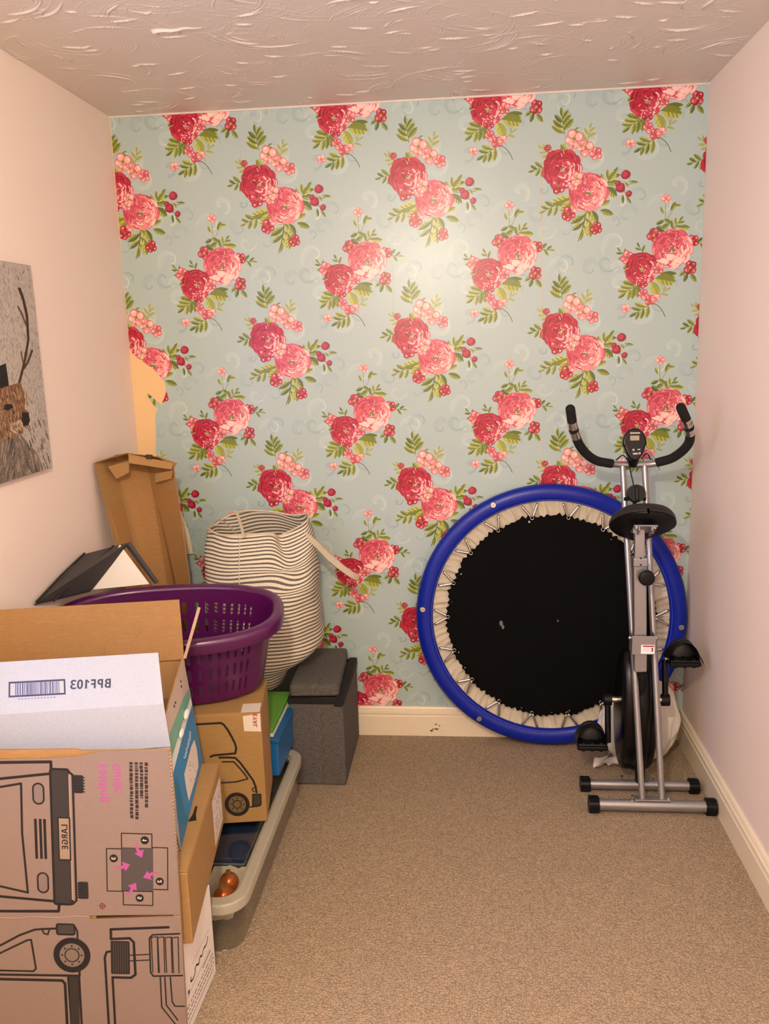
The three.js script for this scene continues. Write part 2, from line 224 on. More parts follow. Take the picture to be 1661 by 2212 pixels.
{ // combed plaster ceiling: arcs of ridges pulled with a brush, a few torn peaks
  const relief = (z0, z1, cw, cell, n, peaks) => {
    const sx = cw / W, ch = Math.round((z1 - z0) * sx), hgt = new Float32Array(cw * ch), r = RNG(404 + n);
    const splat = (x, z, rad_, a) => { const px = x * sx, pz = (z - z0) * sx, q = Math.max(.7, rad_ * sx), m = Math.ceil(q * 2.2); for (let j = -m; j <= m; j++) for (let i = -m; i <= m; i++) { const X = Math.round(px) + i, Z = Math.round(pz) + j; if (X < 0 || Z < 0 || X >= cw || Z >= ch) continue; const d = ((X - px) ** 2 + (Z - pz) ** 2) / (q * q), v = a * Math.exp(-d); if (v > hgt[Z * cw + X]) hgt[Z * cw + X] = v; } };
    const swirl = (x, z, R0, a0, sw, k0, amp) => { for (let k = 0; k < k0; k++) { const R1 = R0 + k * (.005 + r() * .004), b0 = a0 + (r() - .5) * .5, b1 = b0 + sw * (.3 + r() * .8), steps = Math.max(6, Math.ceil(R1 * Math.abs(b1 - b0) / .0009)), am = amp * (.15 + r() * r() * 1.1), ph = r() * 9; for (let i = 0; i <= steps; i++) { const t = i / steps, q = b0 + (b1 - b0) * t, en = Math.sin(Math.PI * Math.min(1, t * 1.02)) ** .5 * (.6 + .4 * Math.sin(ph + t * 6)); splat(x + Math.cos(q) * R1 * 1.2, z + Math.sin(q) * R1, .0011 + am * .22, am * en); } } };
    for (let i = 0; i < n; i++) swirl(r() * W, z0 + r() * (z1 - z0), .02 + r() * .11, r() * 6.283, (r() < .5 ? -1 : 1) * (.9 + r() * 1.5), 3 + Math.floor(r() * 7), .0012 + r() ** 3 * .0052);
    for (let i = 0; i < peaks; i++) { const x = r() * W, z = z0 + r() * (z1 - z0), a = r() * .8 - .4, L = 12 + r() * 26; for (let k = 0; k < L; k++) splat(x + Math.cos(a) * k * .0028, z + Math.sin(a) * k * .0028 + (r() - .5) * .003, .0016 + .0016 * Math.sin(k / L * 3.14), .0042 * Math.sin(k / L * 3.14)); }
    if (peaks) { const x = .46, z = .80; for (let k = 0; k < 60; k++) splat(x + k * .0022, z + .004 * Math.sin(k * .2), .0042, .009 * (1 - k / 75)); for (let k = 0; k < 14; k++) for (const [q, o] of [[.012, 0], [.045, .004], [.07, -.003]]) splat(x + q + k * .0008 * (o > 0 ? 1 : -1), z - .002 - k * .0028, .0024, .008 * (1 - k / 16)); }
    const nx = Math.round(W / cell), nz = Math.round((z1 - z0) / cell), g = surf(nx, nz, (u, v) => { const X = Math.min(cw - 1, Math.round(u * (cw - 1))), Z = Math.min(ch - 1, Math.round(v * (ch - 1))); return [u * W, H - hgt[Z * cw + X] - .0003 * (fbm(u * 190, (z0 + (z1 - z0) * v) * 90) - .5), z0 + (z1 - z0) * v, u, v]; });
    const m = M.ceilPaint.clone(); m.bumpMap = gray(cw, ch, (x, y) => hgt[y * cw + x] / .009 * 250 + 5 * N64(x / 3, y / 3)); m.bumpScale = .005; return [g, m];
  };
  const ceil = struct('ceiling', bx(-T, W + T, H + .0005, H + T, -T, D + T), M.ceilPaint);
  for (const a of [[0, 1.12, 2048, .003, 400, 60], [1.12, D, 1000, .008, 300, 0]]) { const [g, m] = relief(...a); part('combed_plaster', g, m, ceil); }
}
{ // moulded skirting: profile swept along back, right and left walls
  const prof = [[0, 0], [.018, 0], [.018, .082], [.0145, .085], [.0145, .09], [.0175, .094], [.0165, .104], [.0105, .107], [.0105, .111], [.012, .114], [.008, .12], [0, .121]];
  const sk = (len) => new THREE.ExtrudeGeometry(new THREE.Shape(prof.map((q) => new THREE.Vector2(...q))), { depth: len, bevelEnabled: false });
  struct('baseboard_right', sk(D).rotateY(Math.PI).translate(W, 0, D), M.gloss);
  struct('baseboard_back', sk(W - .036).rotateY(-Math.PI / 2).translate(W - .018, 0, 0), M.gloss).geometry.computeVertexNormals();
  struct('baseboard_left', sk(D).translate(0, 0, 0), M.gloss);
  const chips = std({ color: '#7d6a4a', roughness: .9 }), bb = scene.getObjectByName('baseboard_back'), r = RNG(8);
  for (let i = 0; i < 9; i++) part('paint_chip', new THREE.CircleGeometry(.0015 + r() * .003, 7).scale(1.8, 1, 1).translate(1.125 + r() * .05, .022 + r() * r() * .05, .0182), chips, bb);
  struct('trim_1', bx(0, W, H - .006, H + .001, 0, .004), M.ceilPaint);   // caulk line above the wallpaper
}
{ // pendant bulb, hanging in the middle of the room in front of and above the camera's view
  const t = thing('pendant_lamp', 'white pendant lamp with a bare glowing bulb hanging from the ceiling', 'lamp', LAMP.pos);
  part('ceiling_rose', new THREE.CylinderGeometry(.045, .05, .03, 24).translate(0, H - LAMP.pos[1] - .02, 0), M.white, t);
  part('cord', rod([0, .085, 0], [0, H - LAMP.pos[1] - .03, 0], .003, 8), M.white, t);
  part('lamp_holder', new THREE.CylinderGeometry(.014, .02, .05, 20).translate(0, .075, 0), M.white, t);
  const bulb = part('bulb', new THREE.LatheGeometry([[0, -.045], [.02, -.04], [.036, -.022], [.04, 0], [.035, .02], [.02, .042], [.014, .056], [0, .056]].map((q) => new THREE.Vector2(...q)), 24), std({ color: '#fff4e2', emissive: LAMP.color, emissiveIntensity: 6, roughness: .4 }), t); bulb.castShadow = false;
  const l = new THREE.PointLight(LAMP.color, LAMP.power, 0, 2); l.name = 'bulb_light'; l.castShadow = true; l.shadow.radius = 2; l.shadow.mapSize.set(2048, 2048); t.add(l);
}

// ================================================================ things on the right
{ // mini trampoline leaning on the back wall
  const t = thing('mini_trampoline', 'round blue-rimmed mini trampoline with black mat leaning against the wallpaper', 'trampoline', [1.592, .005, .092]); t.rotation.x = -rad(3.6);
  const R0 = .447, R1 = .512, C = .515, ringP = [[R0, -.006], [R0 + .004, .008], [R0 + .014, .016], [.48, .019], [R1 - .014, .015], [R1 - .004, .006], [R1, -.008], [R1 - .008, -.02], [.48, -.024], [R0 + .008, -.016], [R0, -.006]];
  const blue = phy({ color: '#021f94', roughness: .34, specularIntensity: .6, clearcoat: .12, clearcoatRoughness: .3 });
  const ring = part('frame_pad', new THREE.LatheGeometry(ringP.map((q) => new THREE.Vector2(...q)), 120).rotateX(Math.PI / 2).translate(0, C, 0), blue, t);
  part('seam', new THREE.TorusGeometry(.4535, .0012, 6, 120).translate(0, C, .0095), std({ color: '#3a57cf', roughness: .5 }), ring);
  const rr = RNG(50), folds = []; for (let i = 0; i < 72; i++) folds.push(rr());
  const cream = std({ color: '#c9bea6', roughness: .85, side: THREE.DoubleSide });
  part('skirt', surf(720, 10, (u, v) => { const a = u * 6.28319, k = u * 72, f = folds[Math.floor(k) % 72], w = Math.sin(k * 6.283 * .5) * .5 + Math.sin(k * 3.7 + f * 3) * .5, r = .458 - v * (.078 + .006 * Math.sin(k * 1.9 + f)), z = -.006 - .010 * Math.sin(v * 2.6) + (.0085 * v + .002) * w + .003 * Math.sin(k * 9.1 + v * 5); return [Math.cos(a) * r, C + Math.sin(a) * r, z]; }, true), cream, t);
  const mat = phy({ color: '#030303', roughness: .8, specularIntensity: .25, bumpMap: weaveBump, bumpScale: .0003 });
  { const s = []; for (let i = 0; i < 216; i++) { const a = i / 216 * 6.28319, r = .391 + (i % 12 < 5 ? .006 : 0) + (i % 2 ? .005 : -.003) + (rr() - .5) * .008; s.push([Math.cos(a) * r, Math.sin(a) * r]); } part('jumping_mat', uvBox(slab(s, .003, 0).translate(0, C, -.004)), mat, t); }
  { const mark = std({ color: '#6d7270', roughness: .9 }); for (const [x, y, s] of [[-.185, .49, 1], [-.178, .475, .8], [.03, .5, .45]]) part('scuff', new THREE.CircleGeometry(.011 * s, 9).scale(.6, 1, 1).translate(x, y, -.0007), mark, t); }
  const prof = [[0, 0]]; for (let i = 0; i <= 10; i++) prof.push([i % 2 ? .0058 : .0042, .002 + i * .0052]); prof.push([0, .058]);
  const spring = new THREE.LatheGeometry(prof.map((q) => new THREE.Vector2(...q)), 6);
  for (let i = 0; i < 18; i++) { const a = rad(80 + 20 * i); for (const s of [-1, 1]) { const b = a + s * .078, g = spring.clone(); part('spring', along(g, [Math.cos(a + s * .008) * .392, C + Math.sin(a + s * .008) * .392, .001], [Math.cos(b) * .452, C + Math.sin(b) * .452, .002]), M.chrome, t); } part('spring_ring', new THREE.TorusGeometry(.006, .0014, 6, 12).translate(Math.cos(a) * .389, C + Math.sin(a) * .389, .001), M.chrome, t); }
  for (let i = 0; i < 6; i++) { const a = rad(116 + 60 * i), b = part('bolt', new THREE.CylinderGeometry(.0095, .0115, .005, 18).rotateX(Math.PI / 2).translate(Math.cos(a) * .486, C + Math.sin(a) * .486, .02), M.chrome, t); part('bolt_slot', rbox(.011, .002, .002, .0005, Math.cos(a) * .486, C + Math.sin(a) * .486, .0228), std({ color: '#77736c', metalness: .8, roughness: .5 }), b); }
}
{ // folding exercise bike, seen from behind the saddle
  const t = thing('exercise_bike', 'folded grey and black upright exercise bike in front of the trampoline', 'exercise bike', [1.86, 0, .45]);
  const O = [1.86, 0, .45], L = (p) => [p[0] - O[0], p[1] - O[1], p[2] - O[2]];
  const capG = (x, z, r, len) => { const g = []; g.push(new THREE.CylinderGeometry(r, r, len, 24).rotateZ(Math.PI / 2)); for (let i = 0; i < 9; i++) { const a = i / 9 * 6.283; g.push(rbox(len * .96, .006, .007, .001, 0, Math.cos(a) * r * .985, Math.sin(a) * r * .985, 1)); } return mergeGeometries(g.map((q) => (q.index ? q.toNonIndexed() : q))).translate(...L([x, r + .003, z])); };
  for (const [x0, x1, z, r, rc] of [[1.69, 2.078, .556, .019, .0255], [1.68, 2.058, .42, .0165, .0235]]) {
    const y = rc + .003, f = part('foot_bar', rod(L([x0, y, z]), L([x1, y, z]), r, 28), M.silver, t);
    for (const x of [x0 + .004, x1 - .004]) part('foot_cap', capG(x, z, rc, .034), M.blackPlastic, f);
    for (const x of [x0 + .13, x1 - .14]) part('bolt', rod(L([x, y + r - .003, z]), L([x, y + r + .016, z]), .0042, 10), M.chrome, f);
  }
  // long leg: two tubes from the near foot up to the handlebar
  for (const [b, u] of [[[1.853, .05, .552], [1.814, 1.13, .25]], [[1.917, .05, .552], [1.888, 1.13, .25]]]) part('leg_tube', rod(L(b), L(u), .0105, 20), M.silver, t);
  part('foot_plate', rbox(.115, .006, .03, .002, ...L([1.885, .051, .553])), M.silver, t);
  // short leg: square sleeve, saddle post, tube down to the far foot
  const sl = part('post_sleeve', rbox(.041, .395, .036, .004, 0, .1975, 0).rotateZ(.035).translate(...L([1.853, .462, .448])), M.silver, t);
  part('sleeve_collar', rbox(.046, .03, .042, .004, ...L([1.8405, .842, .448])), M.silver, sl);
  for (const y of [.857, .835]) part('pin_hole', new THREE.CylinderGeometry(.0028, .0028, .003, 10).rotateX(Math.PI / 2).translate(...L([1.8405, y, .4697])), M.blackPlastic, sl);
  part('seat_post', rbox(.032, .13, .026, .003, 0, .055, 0).rotateZ(.02).translate(...L([1.839, .845, .448])), M.silver, t);
  part('lower_tube', rod(L([1.857, .5, .445]), L([1.872, .04, .42]), .017, 16), M.blackPlastic, t);
  const kn = part('height_knob', new THREE.LatheGeometry([[0, .03], [.02, .03], [.025, .026], [.026, .014], [.02, .008], [.01, 0], [0, 0]].map((q) => new THREE.Vector2(...q)), 24).rotateX(Math.PI / 2).translate(...L([1.858, .795, .466])), M.blackPlastic, t);
  part('knob_pin', rod(L([1.858, .795, .44]), L([1.858, .795, .47]), .006, 10), M.chrome, kn);
  // pivot bracket with its warning label
  const br = part('pivot_bracket', mergeGeometries([rbox(.004, .064, .05, .001, -.036, 0, -.012), rbox(.004, .064, .05, .001, .036, 0, -.012), rbox(.076, .064, .004, .001, 0, 0, .012)].map((g) => (g.index ? g.toNonIndexed() : g))).translate(...L([1.858, .561, .462])), M.silver, t);
  for (const s of [-1, 1]) part('pivot_bolt', new THREE.SphereGeometry(.0065, 12, 8).translate(...L([1.858 + s * .042, .58, .455])), M.chrome, br);
  const lab = ctex(256, 160, (c, w, h) => { c.fillStyle = '#fbf4f4'; c.fillRect(0, 0, w, h); c.fillStyle = '#a83a3a'; c.fillRect(34, 12, 214, 24); c.fillStyle = '#c9bcbc'; for (const y of [56, 72, 88, 104]) c.fillRect(36, y, 110 + (y * 7) % 30, 6); c.fillStyle = '#c05252'; c.fillRect(180, 52, 50, 18); c.fillStyle = '#5d2632'; c.fillRect(204, 52, 24, 66); c.fillRect(188, 102, 30, 16); c.fillStyle = '#fbf4f4'; c.fillRect(184, 74, 22, 22); });
  part('warning_label', quadSlab([L([1.849, .532, .4765]), L([1.893, .532, .4765]), L([1.893, .563, .4765]), L([1.849, .563, .4765])], .0006), [std({ map: lab, roughness: .4 }), M.white], br);
  // flywheel housing
  const hs = part('flywheel_housing', surf(72, 20, (u, v) => { const a = u * 6.28319, s = Math.cos(v * Math.PI), p = Math.abs(s) ** .35 * Math.sign(s), e = Math.sin(v * Math.PI) ** .38; return [1.862 + p * .064 - O[0], .278 + Math.sin(a) * .222 * e, .352 + Math.cos(a) * .108 * e - O[2]]; }, true), M.blackGloss, t);
  part('housing_rim', surf(72, 8, (u, v) => { const a = u * 6.28319, s = (v - .5) * 2; return [1.868 + s * .027 - O[0], .278 + Math.sin(a) * (.219 + .009 * (1 - s * s)), .352 + Math.cos(a) * (.105 + .009 * (1 - s * s)) - O[2]]; }, true), M.blackGloss, hs);
  // crank and pedals
  const ax = [1.86, .325, .375];
  part('axle', rod(L([1.755, ax[1], ax[2]]), L([1.962, ax[1], ax[2]]), .011, 16), M.chrome, t);
  const strapM = std({ color: '#0b0b0c', roughness: .55 });
  for (const [s, py, pz] of [[-1, .178, .405], [1, .462, .345]]) {
    const cx = ax[0] + s * .098, cr = part('crank_arm', mergeGeometries([rod([cx, ax[1], ax[2]], [cx, py, pz], .0105, 12).scale(1, 1, 1), new THREE.CylinderGeometry(.021, .021, .026, 20).rotateZ(Math.PI / 2).translate(cx, ax[1], ax[2])].map((g) => (g.index ? g.toNonIndexed() : g))).translate(-O[0], 0, -O[2]), M.blackPlastic, t);
    part('pedal_spindle', rod(L([cx, py, pz]), L([cx + s * .09, py, pz]), .007, 10), M.chrome, cr);
    const px = ax[0] + s * .157, pd = part('pedal', mergeGeometries([rbox(.1, .026, .09, .006), rbox(.104, .012, .02, .003, 0, 0, .042), rbox(.104, .012, .02, .003, 0, 0, -.042), ...[-.03, 0, .03].map((x) => rbox(.012, .032, .084, .003, x, 0, 0))].map((g) => (g.index ? g.toNonIndexed() : g))).translate(...L([px, py, pz])), M.blackPlastic, t);
    part('toe_strap', surf(24, 6, (u, v) => { const a = u * Math.PI; return [px - O[0] + Math.cos(a) * .052, py + .004 + Math.sin(a) * .068 * (1 - .15 * v), pz - O[2] + .032 - v * .062]; }), strapM, pd);
    part('toe_cup', new THREE.SphereGeometry(1, 24, 12, 0, 6.2832, 0, 1.5708).scale(.052, .066, .03).translate(...L([px, py + .004, pz - .02])), strapM, pd);
    if (s > 0) part('strap_tail', surf(4, 8, (u, v) => [px - O[0] + .044 + v * .026, py + .03 - v * .045 + .01 * Math.sin(v * 3), pz - O[2] - .01 + u * .03]), strapM, pd);
  }
  // saddle, tipped up so that its underside shows
  const sd = new THREE.Group(); sd.name = 'saddle'; sd.position.set(...L([1.85, .948, .43])); sd.rotation.set(-rad(34), 0, -.02); t.add(sd);
  const half = (v) => .108 * Math.pow(Math.sin(Math.min(1, .08 + v * .92) * Math.PI * .56), .6) * (v < .03 ? .6 : 1);
  const sadW = (v) => { const z = v; return z < .5 ? .106 * Math.sqrt(Math.max(.02, 1 - ((.5 - z) / .5) ** 2.2)) * (.72 + .56 * z) : .106 * Math.sqrt(Math.max(0, 1 - ((z - .5) / .5) ** 2.4)); };
  part('saddle_cover', mergeVertices(surf(28, 30, (u, v) => { const w = Math.max(.004, sadW(v)), x = Math.cos(Math.PI * (1 - u)) * w, k = Math.sqrt(Math.max(0, 1 - (x / w) ** 2)); return [x, .004 + .042 * Math.pow(k, .55) * Math.min(1, v * 8 + .3) * Math.min(1, (1 - v) * 6 + .2) + .012 * v * v, -.115 + v * .225]; })), std({ color: '#151415', roughness: .5 }), sd);
  part('saddle_base', surf(20, 24, (u, v) => { const w = Math.max(.004, sadW(v)) * .99, x = (u * 2 - 1) * w; return [x, .004 - .008 * (1 - (x / w) ** 2) + .01 * v * v, -.115 + v * .225]; }), M.blackPlastic, sd);
  part('saddle_plate', mergeGeometries([rbox(.075, .005, .06, .001, 0, -.014, .03), rbox(.006, .02, .05, .001, -.02, -.02, .03), rbox(.006, .02, .05, .001, .02, -.02, .03)].map((g) => (g.index ? g.toNonIndexed() : g))), M.silver, sd);
  for (const [x, z] of [[-.028, .05], [.028, .05], [-.028, .01], [.028, .01]]) part('nut', new THREE.CylinderGeometry(.0062, .0062, .008, 6).translate(x, -.019, z), M.chrome, sd);
  // handlebar, grips, sensors
  const hb = part('handlebar', tube([[1.74, 1.14, .268], [1.79, 1.134, .252], [1.85, 1.131, .25], [1.92, 1.134, .252], [1.965, 1.146, .268]].map(L), .0115, 30, 14), M.silver, t);
  for (const pts of [[[1.777, 1.137, .258], [1.72, 1.152, .275], [1.665, 1.2, .325], [1.632, 1.267, .375], [1.614, 1.34, .42]], [[1.926, 1.138, .258], [1.975, 1.158, .28], [2.012, 1.21, .325], [1.999, 1.268, .375], [1.96, 1.338, .42]]]) {
    part('foam_grip', tube(pts.map(L), .0155, 40, 16), M.foam, hb);
    part('grip_end', new THREE.SphereGeometry(.0157, 16, 10).translate(...L(pts[4])), M.foam, hb);
    const cv = new THREE.CatmullRomCurve3(pts.map((p) => V(...L(p))));
    for (const q of [.70, .82]) { const a = cv.getPoint(q - .04), b = cv.getPoint(q + .04); part('pulse_sensor', rod(a.toArray(), b.toArray(), .0158, 18), M.chrome, hb); }
    { const a = cv.getPoint(.752), b = cv.getPoint(.768); part('sensor_band', rod(a.toArray(), b.toArray(), .0166, 18), M.foam, hb); }
  }
  part('cable', tube([[1.79, 1.15, .262], [1.81, 1.168, .275], [1.825, 1.15, .28], [1.838, 1.1, .285], [1.846, 1.06, .3]].map(L), .0022, 24, 6), M.blackPlastic, t);
  part('cable', tube([[1.905, 1.15, .262], [1.89, 1.172, .27], [1.87, 1.155, .275]].map(L), .0022, 16, 6), M.blackPlastic, t);
  // console
  const co = part('console', (() => { const s = []; for (let i = 0; i < 40; i++) { const a = i / 40 * 6.283, y = Math.sin(a), x = Math.cos(a); s.push([x * (.043 - .012 * (1 - y) * .5 * (y < 0 ? 1.2 : .6)), y * .056]); } return new THREE.ExtrudeGeometry(new THREE.Shape(s.map((q) => new THREE.Vector2(...q))), { depth: .018, bevelEnabled: true, bevelThickness: .008, bevelSize: .006, bevelSegments: 4, bevelOffset: -.006 }).rotateX(-.25).translate(...L([1.847, 1.2, .262])); })(), M.blackGloss, t);
  const face = (x, y, w, h) => { const g = new THREE.PlaneGeometry(w, h).translate(x, y, .0272).rotateX(-.25).translate(...L([1.847, 1.2, .262])); return g; };
  part('screen', face(-.001, .021, .03, .0165), std({ color: '#a29a7c', roughness: .3 }), co);
  const pale = std({ color: '#b5b0aa', roughness: .5 });
  for (const [x, y, w, h] of [[.004, .038, .026, .005], [-.012, .038, .007, .006], [-.006, -.019, .007, .006], [.012, -.018, .009, .004], [.0, -.032, .016, .006], [.014, -.031, .007, .006]]) part('console_mark', face(x, y, w, h), pale, co);
  part('console_neck', rod(L([1.847, 1.128, .255]), L([1.847, 1.16, .262]), .014, 14, .022), M.blackPlastic, t);
  // tension knob between the stems
  const tn = part('tension_knob', new THREE.CylinderGeometry(.029, .031, .026, 24).rotateX(Math.PI / 2 - .3).translate(...L([1.85, 1.043, .315])), M.blackPlastic, t);
  part('knob_grip', rbox(.012, .05, .012, .004, 0, 0, 0).rotateX(-.3).translate(...L([1.85, 1.045, .33])), M.blackPlastic, tn);
  part('tension_bracket', mergeGeometries([rbox(.074, .012, .012, .002, ...L([1.851, 1.02, .29])), rod(L([1.845, .93, .31]), L([1.848, 1.03, .305]), .007, 10)].map((g) => (g.index ? g.toNonIndexed() : g))), M.blackPlastic, t);
}
{ // white carrier bag slumped on the carpet behind the bike
  const t = thing('carrier_bag', 'crumpled white plastic carrier bag on the floor behind the bike', 'plastic bag', [1.908, 0, .185]);
  const m = phy({ color: '#f0eae0', roughness: .42, transmission: .12, thickness: 0, side: THREE.DoubleSide });
  const prof = (q) => 1 - .06 * Math.cos(q * 2);
  part('bag_body', surf(96, 40, (u, v) => { const a = u * 6.28319, ph = v * Math.PI, s = Math.sin(ph) ** .75, y = .152 - Math.cos(ph) * .152, cr = 1 + .06 * Math.sin(a * 5 + v * 9) + .05 * Math.sin(a * 11 - v * 7) + .035 * Math.sin(a * 19 + v * 23), k = (1 - .2 * v * v) * prof(a); return [Math.cos(a) * .158 * s * k * cr + .0 + .02 * v * v, Math.max(0.001, y * (1 + .08 * Math.sin(a + 1) * v)), Math.sin(a) * .058 * s * cr - .01 * v]; }, true), m, t);
  part('bag_handle', surf(30, 8, (u, v) => { const x = -.155 + u * .09 - .02 * v; return [x, .006 + .028 * Math.abs(Math.sin(u * 5 + v * 3)) * (1 - u * .3) + .006 * v, .03 + v * .06 + .014 * Math.sin(u * 7)]; }), m, t);
  part('bag_handle', surf(24, 6, (u, v) => [-.12 + u * .06, .02 + .03 * Math.sin(u * 3.1) + v * .02, .02 + v * .045 + .01 * Math.sin(u * 9 + v * 4)]), m, t);
}

// ================================================================ the pile on the left
// clear under-bed box on the carpet
function roundRect(x0, x1, z0, z1, r, n = 8) { const o = []; for (const [cx, cz, a0] of [[x1 - r, z1 - r, 0], [x0 + r, z1 - r, 90], [x0 + r, z0 + r, 180], [x1 - r, z0 + r, 270]]) for (let i = 0; i <= n; i++) { const a = rad(a0 + 90 * i / n); o.push([cx + Math.cos(a) * r, cz + Math.sin(a) * r]); } return o; }
const flat = (g, y) => g.rotateX(Math.PI / 2).translate(0, y, 0);      // outline in (x, z), laid level, top at y
{
  const t = thing('storage_bin', 'low clear plastic underbed storage box with frosted lid on the carpet', 'storage box', [.48, 0, .885]), o = [.48, .885];
  const sh = (x0, x1, z0, z1, r) => roundRect(x0 - o[0], x1 - o[0], z0 - o[1], z1 - o[1], r);
  const body = phy({ color: '#ecebe2', roughness: .2, transmission: .95, thickness: 0, ior: 1.45, side: THREE.DoubleSide }), frost = phy({ color: '#e6e2d0', roughness: .42, transmission: .62, thickness: 0, ior: 1.45, side: THREE.DoubleSide }), clear = phy({ color: '#f2f4f0', roughness: .04, transmission: 1, thickness: 0, ior: 1.45, side: THREE.DoubleSide });
  const a = sh(.285, .672, .485, 1.285, .06), b = sh(.272, .688, .468, 1.308, .062), n = a.length;
  part('tub', surf(n, 8, (u, v, i) => { const p = a[i % n], q = b[i % n], k = v < .8 ? v / .8 * .8 : .8 + (v - .8); return [p[0] + (q[0] - p[0]) * k, .003 + .135 * v, p[1] + (q[1] - p[1]) * k]; }, true), body, t);
  part('tub_base', flat(slab(a, .002, .0005), .003), body, t);
  const rimO = sh(.266, .697, .458, 1.318, .07), rimI = sh(.3, .664, .494, 1.28, .045);
  const lid = part('lid', flat(new THREE.ExtrudeGeometry((() => { const s = new THREE.Shape(rimO.map((p) => new THREE.Vector2(...p))); s.holes.push(new THREE.Path(rimI.map((p) => new THREE.Vector2(...p)))); return s; })(), { depth: .02, bevelEnabled: true, bevelThickness: .006, bevelSize: .006, bevelSegments: 3, bevelOffset: -.006 }), .156), frost, t);
  part('lid_panel', flat(slab(sh(.302, .662, .496, 1.278, .044), .0025, .0008), .146), clear, lid);
  part('lid_step', flat(slab(rimI, .008, 0, [sh(.305, .659, .499, 1.275, .041)]), .152), frost, lid);
}
{ // what shows through the lid
  const nb = std({ color: '#06305e', roughness: .55 }), f = thing('document_box', 'dark blue flat box lying inside the clear underbed box', 'box', [.50, .006, .925]);
  part('box_body', uvBox(rbox(.26, .118, .27, .006, 0, .06, 0)), nb, f); part('edge_strip', rbox(.262, .006, .272, .002, 0, .1, 0), std({ color: '#6f93b4', roughness: .4 }), f);
  const copper = phy({ color: '#d9682c', metalness: .5, roughness: .25, clearcoat: .4 });
  for (const [x, y, z, lab] of [[.605, .052, 1.13, 'copper bauble in the clear box, nearer the blue box'], [.606, .05, 1.188, 'copper bauble in the clear box, nearer the white carton']]) { const b = thing('bauble', lab, 'bauble', [x, y + .045, z], 0, 'baubles in the clear box'); part('ball', new THREE.SphereGeometry(.0285, 28, 18), copper, b); part('cap', new THREE.CylinderGeometry(.007, .008, .01, 14).translate(0, .032, 0), std({ color: '#d9b27a', metalness: .9, roughness: .3 }), b); }
  const w = thing('tissue_paper', 'crumpled white tissue paper around the copper baubles in the clear box', 'paper', [.6, .006, 1.16]);
  part('sheet', surf(36, 30, (u, v) => { const x = (u - .5) * .105, z = (v - .5) * .17, e = Math.max(Math.abs(u - .5), Math.abs(v - .5)) * 2; return [x, .012 + .085 * Math.pow(e, 3) + .012 * (N64(u * 9, v * 9)), z]; }), std({ color: '#e8e0d2', roughness: .8, side: THREE.DoubleSide }), w);
}
{ // blue box and green flat box stacked behind the van carton
  const b = thing('blue_box', 'blue plastic crate on the clear box lid beside the grey ottoman', 'box', [.535, .163, .54]);
  part('crate_body', rbox(.235, .135, .245, .008, 0, .068, 0), phy({ color: '#14609c', roughness: .38 }), b); part('crate_rim', rbox(.245, .016, .255, .005, 0, .128, 0), phy({ color: '#0f578f', roughness: .35 }), b);
  const g = thing('green_box', 'flat bright green box lying on the blue crate under the striped bag', 'box', [.517, .3, .50]);
  part('box_lid', rbox(.235, .03, .30, .003, 0, .0155, 0), std({ color: '#5c9a36', roughness: .5 }), g); part('paper_edge', rbox(.238, .012, .303, .001, 0, .0065, 0), std({ color: '#d8dcc8', roughness: .8 }), g);
}
{ // grey felt ottoman
  const felt = std({ map: metres(ctex(256, 256, (c, w, h) => { c.fillStyle = '#55514d'; c.fillRect(0, 0, w, h); speckle(c, w, h, 5200, ['#3f3c39', '#6a6560', '#4b4844', '#78736d'], 3, 7, 12, .6); }), .1, .1), roughness: .95, bumpMap: weaveBump, bumpScale: .0006 }), blk = std({ color: '#121112', roughness: .85 });
  const t = thing('storage_ottoman', 'dark grey felt storage ottoman with black trim by the back wall', 'ottoman', [.738, 0, .225]);
  part('body', uvBox(rbox(.196, .322, .392, .008, 0, .161, 0)), felt, t);
  const tr = part('black_trim', mergeGeometries([rbox(.2, .022, .012, .004, 0, .323, .191), rbox(.03, .03, .39, .004, .086, .325, 0), rbox(.014, .022, .39, .004, -.094, .323, 0), rbox(.2, .022, .012, .004, 0, .323, -.191)].map((g) => (g.index ? g.toNonIndexed() : g))), blk, t);
  part('lid', uvBox(rbox(.178, .046, .375, .012, 0, 0, 0, 3)).rotateY(.05).translate(-.016, .358, -.004), felt, t);
  part('pull_tab', rbox(.03, .02, .004, .001, .082, .318, .2), blk, tr);
}
